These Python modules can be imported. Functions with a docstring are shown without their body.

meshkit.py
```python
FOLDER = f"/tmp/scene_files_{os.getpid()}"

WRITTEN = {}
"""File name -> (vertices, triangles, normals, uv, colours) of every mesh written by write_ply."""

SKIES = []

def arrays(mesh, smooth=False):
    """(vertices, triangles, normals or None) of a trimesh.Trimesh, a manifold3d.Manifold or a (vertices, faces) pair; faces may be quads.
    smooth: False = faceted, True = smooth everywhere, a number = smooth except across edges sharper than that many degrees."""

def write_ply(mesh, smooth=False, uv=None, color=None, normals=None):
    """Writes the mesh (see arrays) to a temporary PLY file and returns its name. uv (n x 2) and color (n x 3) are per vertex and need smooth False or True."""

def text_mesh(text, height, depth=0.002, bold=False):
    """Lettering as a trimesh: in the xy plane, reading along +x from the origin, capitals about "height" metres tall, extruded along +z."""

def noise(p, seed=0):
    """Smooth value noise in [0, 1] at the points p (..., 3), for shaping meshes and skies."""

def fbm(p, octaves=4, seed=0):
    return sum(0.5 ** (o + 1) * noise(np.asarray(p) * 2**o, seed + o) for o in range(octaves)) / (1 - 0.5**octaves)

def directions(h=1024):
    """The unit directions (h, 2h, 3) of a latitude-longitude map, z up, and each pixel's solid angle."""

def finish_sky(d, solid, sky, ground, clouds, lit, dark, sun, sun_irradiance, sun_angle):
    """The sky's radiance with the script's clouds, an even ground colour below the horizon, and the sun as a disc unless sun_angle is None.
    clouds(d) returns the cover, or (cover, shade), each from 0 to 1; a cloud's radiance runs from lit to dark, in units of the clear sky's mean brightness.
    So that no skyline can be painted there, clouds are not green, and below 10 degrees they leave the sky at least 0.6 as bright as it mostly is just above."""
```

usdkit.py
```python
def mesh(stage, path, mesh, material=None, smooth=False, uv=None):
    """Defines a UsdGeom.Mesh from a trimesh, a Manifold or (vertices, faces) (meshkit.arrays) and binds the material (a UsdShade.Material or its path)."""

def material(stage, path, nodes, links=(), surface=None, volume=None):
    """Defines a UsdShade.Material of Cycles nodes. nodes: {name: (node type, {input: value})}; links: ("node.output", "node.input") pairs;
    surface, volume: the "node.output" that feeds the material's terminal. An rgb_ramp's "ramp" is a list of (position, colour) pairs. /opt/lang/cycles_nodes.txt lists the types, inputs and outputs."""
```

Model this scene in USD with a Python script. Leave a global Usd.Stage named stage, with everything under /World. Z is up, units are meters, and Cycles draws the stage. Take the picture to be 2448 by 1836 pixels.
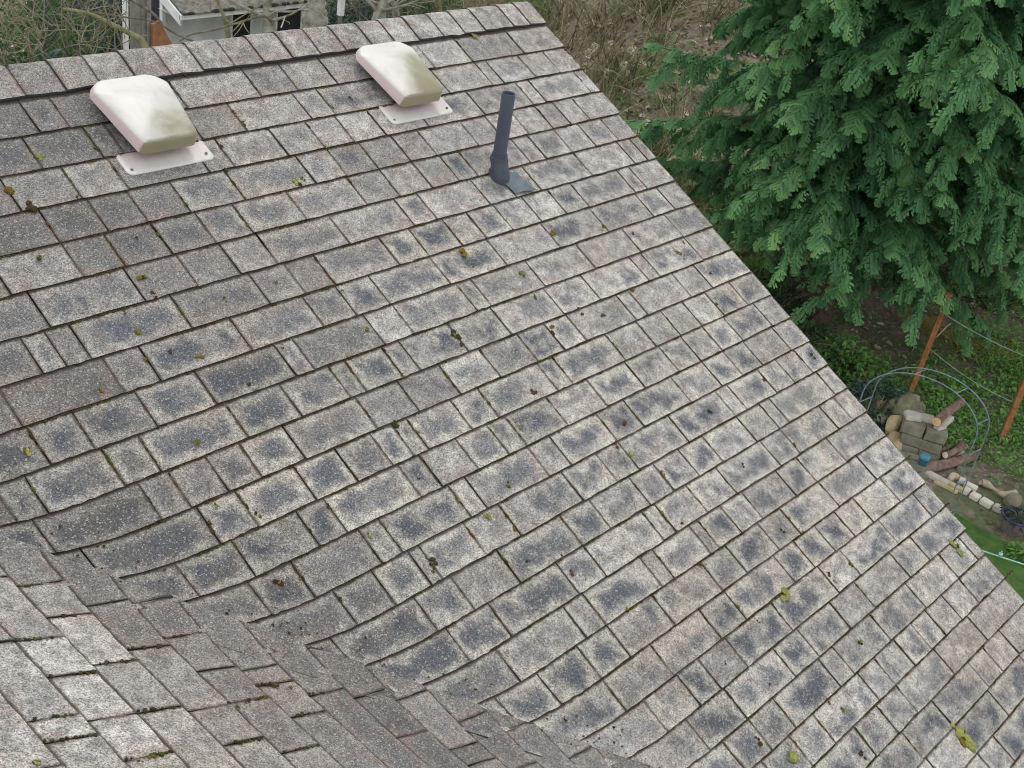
import math, random
import numpy as np
import trimesh
import usdkit, meshkit
from pxr import Usd, UsdGeom, UsdLux, UsdShade, Gf, Sdf, Vt

stage = Usd.Stage.CreateInMemory()
UsdGeom.SetStageUpAxis(stage, UsdGeom.Tokens.z)
UsdGeom.SetStageMetersPerUnit(stage, 1.0)
UsdGeom.Xform.Define(stage, '/World')
UsdGeom.Scope.Define(stage, '/World/Looks')

# ------------------------------------------------------------------ camera, sky, sun
CAM = np.array([-4.774161, -4.068617, 1.537491])
ROWS = np.array([[0.677367, -0.720947, 0.146321], [-0.292042, -0.446090, -0.845999], [0.675193, 0.530320, -0.512714]])  # right, down, forward
FPX, CX, CY = 2937.144, 1224.0, 918.0
cam = UsdGeom.Camera.Define(stage, '/World/camera')
m4 = Gf.Matrix4d(1.0)
for r, v in enumerate((ROWS[0], -ROWS[1], -ROWS[2], CAM)):
    for c in range(3):
        m4[r, c] = float(v[c])
cam.AddTransformOp().Set(m4)
cam.CreateHorizontalApertureAttr(36.0)
cam.CreateVerticalApertureAttr(27.0)
cam.CreateFocalLengthAttr(FPX / 2448 * 36)
cam.CreateClippingRangeAttr(Gf.Vec2f(0.05, 5000))
cam.CreateExposureAttr(0.1)

SUN_DIR = np.array([0.30, 0.35, 0.89]); SUN_DIR /= np.linalg.norm(SUN_DIR)   # towards the veiled sun
elev, rot = math.asin(SUN_DIR[2]), math.atan2(SUN_DIR[0], SUN_DIR[1])
sky_mat = usdkit.material(stage, '/World/Looks/sky_overcast', {
    'sky': ('sky_texture', {'sky_type': 'single_scattering', 'sun_disc': False, 'sun_elevation': elev, 'sun_rotation': rot}),
    'tc': ('texture_coordinate', {}),
    'cl': ('noise_texture', {'scale': 2.2, 'detail': 5.0, 'roughness': 0.55}),
    'cr': ('rgb_ramp', {'ramp': [(0.3, (9.0, 9.3, 9.8)), (0.7, (16.0, 16.2, 16.6))]}),
    'mx': ('mix', {'fac': 0.88}),
    'bg': ('background_shader', {'strength': 0.1}),
}, [('tc.generated', 'cl.vector'), ('cl.fac', 'cr.fac'), ('sky.color', 'mx.color1'), ('cr.color', 'mx.color2'), ('mx.color', 'bg.color')], surface='bg.background')
dome = UsdLux.DomeLight.Define(stage, '/World/sky')
UsdShade.MaterialBindingAPI.Apply(dome.GetPrim()).Bind(sky_mat)
sun = UsdLux.DistantLight.Define(stage, '/World/sun')
sun.CreateIntensityAttr(0.3); sun.CreateAngleAttr(18.0); sun.CreateNormalizeAttr(True); sun.CreateColorAttr(Gf.Vec3f(1.0, 0.97, 0.93))
zx = -SUN_DIR
q = Gf.Rotation(Gf.Vec3d(0, 0, -1), Gf.Vec3d(*[float(x) for x in zx]))
sun.AddTransformOp().Set(Gf.Matrix4d().SetRotate(q))

# ------------------------------------------------------------------ helpers
rng = np.random.default_rng(7)
E = 0.143                                   # shingle exposure, metres
TH = math.atan(0.5); CT, ST, TT = math.cos(TH), math.sin(TH), 0.5
NA = np.array([0, -ST, CT])                 # normal of the main slope
NB = np.array([ST, 0, CT])                  # normal of the side slope
VAL = -35.55 * E                            # valley line: x + y = VAL
taken = {}
def path_of(name, parent=None):
    base = (parent.GetPath().pathString if parent is not None else '/World') + '/' + name
    n = taken.get(base, -1) + 1; taken[base] = n
    return base if n == 0 else f'{base}_{n:03d}'
def tag(p, label=None, cat=None, group=None, kind=None):
    p = p.GetPrim() if hasattr(p, 'GetPrim') else p
    for k, v in (('label', label), ('category', cat), ('group', group), ('kind', kind)):
        if v: p.SetCustomDataByKey(k, v)
    return p
def obj(name, mesh, mat, parent=None, smooth=False, label=None, cat=None, group=None, kind=None, pv=None):
    m = usdkit.mesh(stage, path_of(name, parent), mesh, mat, smooth)
    for k, a in (pv or {}).items():
        a = np.asarray(a, np.float32)
        api = UsdGeom.PrimvarsAPI(m)
        if a.ndim == 1: api.CreatePrimvar(k, Sdf.ValueTypeNames.FloatArray, 'vertex').Set(Vt.FloatArray.FromNumpy(a))
        else: api.CreatePrimvar(k, Sdf.ValueTypeNames.Float3Array, 'vertex').Set(Vt.Vec3fArray.FromNumpy(a))
    return tag(m, label, cat, group, kind)
def thing(name, label, cat, group=None, loc=(0, 0, 0), kind=None):
    x = UsdGeom.Xform.Define(stage, path_of(name))
    if any(loc): x.AddTranslateOp().Set(Gf.Vec3d(*map(float, loc)))
    return tag(x, label, cat, group, kind)
def M(name, nodes, links, surface='p.BSDF'): return usdkit.material(stage, '/World/Looks/' + name, nodes, links, surface=surface)
def cat_(parts):
    vs, fs, n = [], [], 0
    for v, f in parts:
        vs.append(np.asarray(v, float)); fs.append(np.asarray(f, int) + n); n += len(v)
    return np.vstack(vs), np.vstack(fs)
def tri(q):
    q = np.asarray(q); return np.vstack([q[:, [0, 1, 2]], q[:, [0, 2, 3]]])
def box(cx, cy, cz, sx, sy, sz, rz=0.0, bev=0.006, jit=0.0, r=None):
    """bevelled box centred at (cx,cy,cz) as (v,f)"""
    b = min(bev, 0.45 * min(sx, sy, sz)); pts = []
    for i in (-1, 1):
        for j in (-1, 1):
            for k in (-1, 1):
                c = np.array([i * sx / 2, j * sy / 2, k * sz / 2]); s = np.array([i, j, k]) * b
                if jit: c = c * (1 + (r or rng).uniform(-jit, jit, 3))
                for a in range(3):
                    o = c - s; o = o.copy(); o[a] += s[a]; pts.append(o)
    h = trimesh.Trimesh(np.array(pts)).convex_hull
    v = np.array(h.vertices); ca, sa = math.cos(rz), math.sin(rz)
    v = v @ np.array([[ca, sa, 0], [-sa, ca, 0], [0, 0, 1]]) + [cx, cy, cz]
    return v, np.array(h.faces)
def tube(pts, rad, sides=8, caps=True):
    p = np.asarray(pts, float); n = len(p); rad = np.broadcast_to(rad, (n,))
    t = np.gradient(p, axis=0); t /= np.linalg.norm(t, axis=1, keepdims=True) + 1e-12
    ref = np.array([0, 0, 1.0]) if abs(t[:, 2]).mean() < 0.8 else np.array([1.0, 0, 0])
    a = np.cross(t, ref); a /= np.linalg.norm(a, axis=1, keepdims=True) + 1e-12; b = np.cross(t, a)
    an = np.arange(sides) * 2 * np.pi / sides
    v = p[:, None] + rad[:, None, None] * (np.cos(an)[None, :, None] * a[:, None] + np.sin(an)[None, :, None] * b[:, None])
    i, j = np.meshgrid(np.arange(n - 1), np.arange(sides), indexing='ij')
    f = tri(np.stack([i * sides + j, i * sides + (j + 1) % sides, (i + 1) * sides + (j + 1) % sides, (i + 1) * sides + j], -1).reshape(-1, 4))
    v = v.reshape(-1, 3)
    if caps:
        v = np.vstack([v, p[:1], p[-1:]]); k = np.arange(sides); L = len(v)
        f = np.vstack([f, np.stack([k * 0 + L - 2, k, (k + 1) % sides], 1), np.stack([k * 0 + L - 1, (n - 1) * sides + (k + 1) % sides, (n - 1) * sides + k], 1)])
    return v, f
def smooth_curve(P, n=24):
    P = np.asarray(P, float); t = np.linspace(0, 1, len(P)); from scipy.interpolate import PchipInterpolator
    return PchipInterpolator(t, P)(np.linspace(0, 1, n))
def rock(c, s, seed, rough=0.28, sub=2, rz=0.0):
    m = trimesh.creation.icosphere(sub); v = np.array(m.vertices)
    r = np.random.default_rng(seed); o = r.uniform(-50, 50, 3)
    v = np.sign(v) * np.abs(v) ** 0.75
    v = v * (1 + rough * (2 * np.array(meshkit.fbm(v * 1.1 + o)).reshape(-1, 1) - 1))
    v = v * np.asarray(s) / 1.0; ca, sa = math.cos(rz), math.sin(rz)
    return v @ np.array([[ca, sa, 0], [-sa, ca, 0], [0, 0, 1]]) + np.asarray(c), np.array(m.faces)
def at(px, py, z):
    d = ROWS.T @ np.array([(px - CX) / FPX, (py - CY) / FPX, 1.0]); return CAM + (z - CAM[2]) / d[2] * d

# measured shingle layout of the roof (in exposures; from the ridge/gable corner)
JOINTS = {1: [-19.17, -18.1, -17.13, -15.06, -14.07, -13.05, -12.06, -11.03, -10.01, -9.03, -7.96, -7.03, -4.94, -3.02, -1.62], 2: [-18.61, -17.51, -15.23, -12.86, -10.15, -4.53, -2.08], 3: [-19.88, -18.29, -14.03, -10.98, -4.48, -3.96, -2.43, -0.05], 4: [-19.43, -18.2, -15.1, -12.11, -9.84, -5.73, -3.46, -2.83, -0.52], 5: [-20.55, -19.32, -18.27, -17.07, -15.44, -13.15, -10.91, -9.68, -8.65, -6.86, -3.44, -1.59], 6: [-19.47, -18.22, -15.87, -12.1, -10.89, -8.55, -7.76, -4.7, -2.25, -1.06], 7: [-16.91, -10.28, -8.11, -5.86, -3.42, -0.49], 8: [-18.91, -14.67, -12.46, -11.37, -10.09, -9.13, -8.02, -5.61, -4.53, -1.57], 9: [-20.32, -17.89, -15.75, -13.57, -6.83, -4.55, -1.09], 10: [-23.47, -22.49, -21.01, -19.49, -13.49, -11.17], 11: [-24.68, -24.04, -22.36, -21.5, -19.29, -17.79, -16.33, -15.82, -14.62], 12: [-24.39, -22.08, -21.37, -19.56, -18.36, -16.2, -14.85, -13.42, -11.95, -10.47, -8.43], 13: [-21.26, -20.29, -18.72, -16.46, -15.78, -15.3, -13.8, -12.83, -9.92, -7.61, -6.17, -4.97, -2.66], 14: [-21.0, -19.32, -18.55, -15.62, -13.31, -12.64, -11.03, -6.08, -3.87], 15: [-21.22, -20.1, -18.23, -17.63, -15.44, -11.79, -9.89, -8.71, -6.5, -4.93], 16: [-19.64, -18.55, -17.48, -17.15, -15.73, -14.52, -10.82, -9.88, -7.64, -4.7, -3.07, -0.94], 17: [-18.03, -16.9, -15.38, -13.13, -12.01, -10.36, -8.17, -7.01, -5.28, -4.07, -0.77], 18: [-16.47, -13.09, -10.75, -10.21, -8.8, -7.39, -4.05], 19: [-14.02, -11.26, -9.66, -9.28, -7.17, -4.3], 20: [-15.09, -12.22, -10.15, -9.01, -7.44, -6.32, -4.19], 21: [-15.04, -13.23, -11.22, -10.09, -6.72, -4.49, -3.4], 22: [-13.11, -12.26, -11.09, -8.97, -6.58, -5.38], 23: [-12.15, -9.94, -7.12, -5.76, -3.68, -2.42], 24: [-13.21, -11.01, -8.12, -6.1, -4.0, -1.88, -0.52], 25: [-11.34, -10.22, -7.1, -5.96, -4.07, -1.88], 26: [-9.33, -8.17, -7.07, -4.86, -2.71], 27: [-8.02, -3.07], 28: [-4.14], 29: [-5.2]}
JOINTS_SIDE = {10: [-16.22, -15.68], 11: [-16.87, -14.66, -13.62], 12: [-15.81, -14.44, -12.97, -11.97], 13: [-16.92, -14.09, -12.7], 14: [-17.34, -15.89, -13.84], 15: [-16.49, -15.52], 16: [-15.98], 17: [-14.8]}
BUTTS = [0.0, 1.085, 2.162, 3.23, 4.291, 5.344, 6.388, 7.424, 8.453, 9.473, 10.485, 11.489, 12.485, 13.473, 14.453, 15.424, 16.388, 17.344, 18.291, 19.23, 20.162, 21.085, 22.0, 22.907, 23.806, 24.697, 25.58, 26.454, 27.321, 28.179, 29.03, 29.872, 30.706, 31.533, 32.351, 33.161, 33.963, 34.756, 35.542, 36.32]
MOSS = [(-2.995,-0.473,-0.237,np.float64(0.0205),'y'),(-2.617,-0.371,-0.186,np.float64(0.0146),'g'),(-2.828,-0.371,-0.185,np.float64(0.0156),'l'),(-2.008,-0.332,-0.166,np.float64(0.0129),'g'),(-2.007,-0.385,-0.193,np.float64(0.0128),'g'),(-2.157,-0.458,-0.229,np.float64(0.0094),'b'),(-2.205,-0.561,-0.281,np.float64(0.0139),'b'),(-1.958,-0.66,-0.33,np.float64(0.0191),'l'),(-1.924,-0.66,-0.33,np.float64(0.0128),'g'),(-1.728,-0.539,-0.269,np.float64(0.0099),'g'),(-1.562,-0.373,-0.187,np.float64(0.0102),'g'),(-1.441,-0.347,-0.173,np.float64(0.0122),'b'),(-2.786,-0.538,-0.269,np.float64(0.0127),'g'),(-2.956,-0.544,-0.272,np.float64(0.0233),'b'),(-3.035,-0.723,-0.361,np.float64(0.0134),'y'),(-2.756,-0.878,-0.439,np.float64(0.018),'y'),(-2.756,-0.943,-0.471,np.float64(0.011),'b'),(-2.691,-0.731,-0.365,np.float64(0.0099),'b'),(-2.611,-0.737,-0.369,np.float64(0.0086),'g'),(-2.439,-0.65,-0.325,np.float64(0.0089),'g'),(-2.276,-0.746,-0.373,np.float64(0.009),'g'),(-2.272,-0.783,-0.392,np.float64(0.009),'g'),(-2.882,-0.97,-0.485,np.float64(0.0094),'g'),(-2.88,-1.049,-0.525,np.float64(0.0147),'y'),(-2.913,-1.138,-0.569,np.float64(0.0119),'y'),(-2.739,-1.178,-0.589,np.float64(0.015),'y'),(-2.823,-1.133,-0.566,np.float64(0.0094),'b'),(-2.532,-1.021,-0.511,np.float64(0.01),'y'),(-2.314,-1.01,-0.505,np.float64(0.0103),'g'),(-3.097,-1.182,-0.591,np.float64(0.0115),'y'),(-2.645,-1.312,-0.656,np.float64(0.0137),'b'),(-2.456,-1.234,-0.617,np.float64(0.0085),'l'),(-2.101,-1.273,-0.636,np.float64(0.0135),'y'),(-2.086,-1.109,-0.555,np.float64(0.0076),'g'),(-2.244,-1.329,-0.665,np.float64(0.0073),'l'),(-1.463,-1.11,-0.555,np.float64(0.0249),'y'),(-1.462,-1.169,-0.585,np.float64(0.0099),'y'),(-1.264,-1.263,-0.631,np.float64(0.0169),'y'),(-1.291,-1.365,-0.682,np.float64(0.0134),'g'),(-1.327,-1.499,-0.749,np.float64(0.0166),'y'),(-1.334,-1.523,-0.762,np.float64(0.0132),'b'),(-0.655,-1.187,-0.593,np.float64(0.0184),'b'),(-0.962,-1.147,-0.573,np.float64(0.016),'y'),(-0.522,-1.257,-0.629,np.float64(0.0149),'b'),(-1.032,-1.528,-0.764,np.float64(0.0155),'g'),(-1.129,-1.479,-0.74,np.float64(0.0153),'o'),(-0.353,-1.401,-0.701,np.float64(0.017),'l'),(-0.27,-1.366,-0.683,np.float64(0.0096),'b'),(-0.261,-1.539,-0.769,np.float64(0.0133),'b'),(-1.762,-1.411,-0.706,np.float64(0.0203),'b'),(-1.769,-1.435,-0.717,np.float64(0.014),'b'),(-0.782,-1.48,-0.74,np.float64(0.016),'o'),(-0.375,-1.67,-0.835,np.float64(0.0112),'b'),(-0.505,-0.884,-0.442,np.float64(0.0095),'o'),(-1.325,-1.937,-0.968,np.float64(0.0162),'o'),(-1.401,-2.03,-1.015,np.float64(0.0143),'l'),(-1.434,-1.982,-0.991,np.float64(0.0127),'o'),(-2.238,-1.609,-0.805,np.float64(0.0187),'b'),(-2.184,-1.661,-0.831,np.float64(0.0101),'y'),(-1.788,-1.762,-0.881,np.float64(0.0107),'y'),(-1.784,-1.786,-0.893,np.float64(0.0091),'y'),(-1.621,-1.689,-0.845,np.float64(0.0173),'o'),(-1.836,-1.667,-0.833,np.float64(0.0107),'g'),(-2.213,-1.906,-0.953,np.float64(0.0141),'y'),(-2.081,-2.02,-1.01,np.float64(0.0115),'g'),(-2.084,-2.077,-1.039,np.float64(0.01),'y'),(-1.989,-1.938,-0.969,np.float64(0.0132),'g'),(-2.15,-1.998,-0.999,np.float64(0.0142),'l'),(-2.441,-2.04,-1.02,np.float64(0.0148),'b'),(-2.196,-2.145,-1.073,np.float64(0.0112),'g'),(-2.12,-2.178,-1.089,np.float64(0.0085),'b'),(-1.464,-2.265,-1.133,np.float64(0.014),'b'),(-1.407,-2.323,-1.161,np.float64(0.014),'b'),(-1.329,-2.151,-1.076,np.float64(0.0159),'o'),(-0.576,-2.299,-1.15,np.float64(0.0123),'b'),(-0.923,-2.262,-1.131,np.float64(0.0117),'b'),(-0.872,-2.041,-1.02,np.float64(0.0137),'b'),(-0.449,-2.03,-1.015,np.float64(0.0108),'b'),(-0.057,-2.037,-1.019,np.float64(0.0152),'b'),(-1.996,-2.271,-1.135,np.float64(0.0129),'o'),(-1.885,-2.461,-1.23,np.float64(0.0086),'l'),(-1.637,-1.856,-0.928,np.float64(0.0093),'g'),(-0.903,-2.507,-1.254,np.float64(0.0116),'y'),(-0.98,-2.53,-1.265,np.float64(0.0098),'b'),(-0.89,-2.568,-1.284,np.float64(0.0099),'b'),(-1.465,-2.473,-1.236,np.float64(0.0138),'b'),(-1.439,-2.655,-1.327,np.float64(0.0107),'y'),(-0.922,-2.752,-1.376,np.float64(0.0147),'b'),(-0.922,-2.775,-1.387,np.float64(0.0098),'y'),(-0.774,-2.762,-1.381,np.float64(0.0166),'g'),(-1.403,-2.729,-1.364,np.float64(0.0076),'b'),(-1.33,-3.099,-1.549,np.float64(0.012),'y'),(-1.366,-3.057,-1.528,np.float64(0.0105),'o'),(-1.025,-2.983,-1.492,np.float64(0.0127),'b'),(-1.551,-2.896,-1.448,np.float64(0.0074),'b'),(-1.661,-2.764,-1.382,np.float64(0.0088),'b'),(-1.754,-3.0,-1.5,np.float64(0.0156),'b'),(-1.391,-3.233,-1.617,np.float64(0.0163),'b'),(-3.392,-1.281,-0.641,np.float64(0.0132),'l'),(-3.453,-1.6,-0.8,np.float64(0.0116),'y'),(-3.465,-1.627,-0.813,np.float64(0.0115),'g'),(-3.223,-1.725,-0.863,np.float64(0.0168),'y'),(-3.257,-1.724,-0.862,np.float64(0.0143),'g'),(-3.288,-1.723,-0.862,np.float64(0.0095),'y'),(-3.377,-1.601,-0.8,np.float64(0.02),'b'),(-2.922,-1.432,-0.716,np.float64(0.0104),'y'),(-3.035,-1.656,-0.828,np.float64(0.01),'b'),(-2.758,-1.798,-0.899,np.float64(0.0104),'b'),(-2.881,-1.908,-0.954,np.float64(0.0101),'b'),(-2.95,-1.885,-0.942,np.float64(0.0175),'b'),(-2.806,-2.009,-1.004,np.float64(0.0114),'b'),(-2.458,-2.049,-1.024,np.float64(0.0134),'b'),(-2.249,-1.607,-0.803,np.float64(0.0115),'b'),(-2.588,-1.883,-0.942,np.float64(0.0093),'l'),(-2.88,-1.695,-0.848,np.float64(0.0102),'b'),(-2.656,-1.754,-0.877,np.float64(0.0093),'b'),(-2.985,-1.622,-0.811,np.float64(0.0076),'l'),(-0.106,-0.093,-0.047,np.float64(0.0227),'y'),(-0.703,-0.082,-0.041,np.float64(0.0193),'y'),(-0.408,-0.065,-0.033,np.float64(0.012),'b'),(-0.525,-0.146,-0.073,np.float64(0.0197),'l'),(-0.851,-0.064,-0.032,np.float64(0.0133),'b'),(-2.595,-0.04,-0.02,np.float64(0.0105),'g'),(-2.579,-0.104,-0.052,np.float64(0.0105),'g'),(-2.293,-0.07,-0.035,np.float64(0.011),'y'),(-2.286,-0.112,-0.056,np.float64(0.011),'l'),(-2.092,-0.134,-0.067,np.float64(0.0145),'g'),(-2.738,-0.007,-0.003,np.float64(0.0118),'b'),(-1.718,-0.09,-0.045,np.float64(0.0136),'y'),(-2.009,-0.024,-0.012,np.float64(0.0115),'b'),(-2.297,-1.799,-0.9,np.float64(0.0084),'b'),(-1.981,-2.212,-1.106,np.float64(0.0086),'b'),(-0.896,-3.441,-1.721,np.float64(0.0504),'l'),(-1.674,-3.101,-1.55,np.float64(0.0357),'l'),(-1.201,-2.725,-1.362,np.float64(0.0267),'l'),(-0.145,-2.965,-1.483,np.float64(0.0269),'l'),(-3.229,-2.227,-0.927,np.float64(0.0145),'b'),(-3.355,-2.278,-0.864,np.float64(0.0096),'b'),(-3.704,-2.416,-0.69,np.float64(0.0121),'g'),(-3.722,-2.42,-0.681,np.float64(0.0093),'y'),(-3.962,-2.38,-0.561,np.float64(0.0112),'l'),(-3.831,-2.321,-0.626,np.float64(0.0064),'b'),(-3.399,-2.298,-0.842,np.float64(0.0095),'g'),(-3.759,-2.429,-0.662,np.float64(0.0082),'g'),(-3.186,-2.245,-0.949,np.float64(0.0079),'y')]

G0 = -5.2
def sstep(a, b, x):
    t = np.clip((np.asarray(x, float) - a) / (b - a), 0, 1); return t * t * (3 - 2 * t)
def ground_z(x, y):
    x, y = np.asarray(x, float), np.asarray(y, float)
    s = (x * 0.675 + y * 0.53) / 0.858
    bank = 0.22 * np.maximum(0, s - 11.5) * sstep(11.5, 15, s) * sstep(-1, 3, (x - y) - 2)
    bank = np.minimum(bank, 9.0)
    p = np.stack([x * 0.45, y * 0.45, 0 * x], -1)
    return G0 + bank + 0.10 * np.array(meshkit.fbm(p.reshape(-1, 3))).reshape(x.shape) * sstep(7.2, 9.5, s) + 0.025 * np.array(meshkit.fbm(p.reshape(-1, 3) * 4 + 9)).reshape(x.shape)

# ------------------------------------------------------------------ materials
def princ(**k): return ('principled_bsdf', k)
def noisy(name, c1, c2, scale=8.0, rough=0.8, bump=0.3, bscale=60.0, bdist=0.004, spec=0.3, extra=None, lo=0.35, hi=0.65):
    """two-tone noise colour with fine relief"""
    return M(name, {
        'g': ('geometry', {}), 'n': ('noise_texture', {'scale': scale, 'detail': 6.0, 'roughness': 0.6}),
        'r': ('rgb_ramp', {'ramp': [(lo, c1), (hi, c2)]}),
        'b': ('noise_texture', {'scale': bscale, 'detail': 4.0}), 'bp': ('bump', {'strength': bump, 'distance': bdist}),
        'p': princ(roughness=rough, specular_ior_level=spec, **(extra or {}))},
        [('g.position', 'n.vector'), ('g.position', 'b.vector'), ('n.fac', 'r.fac'), ('r.color', 'p.base_color'), ('b.fac', 'bp.height'), ('bp.normal', 'p.normal')])

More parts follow.
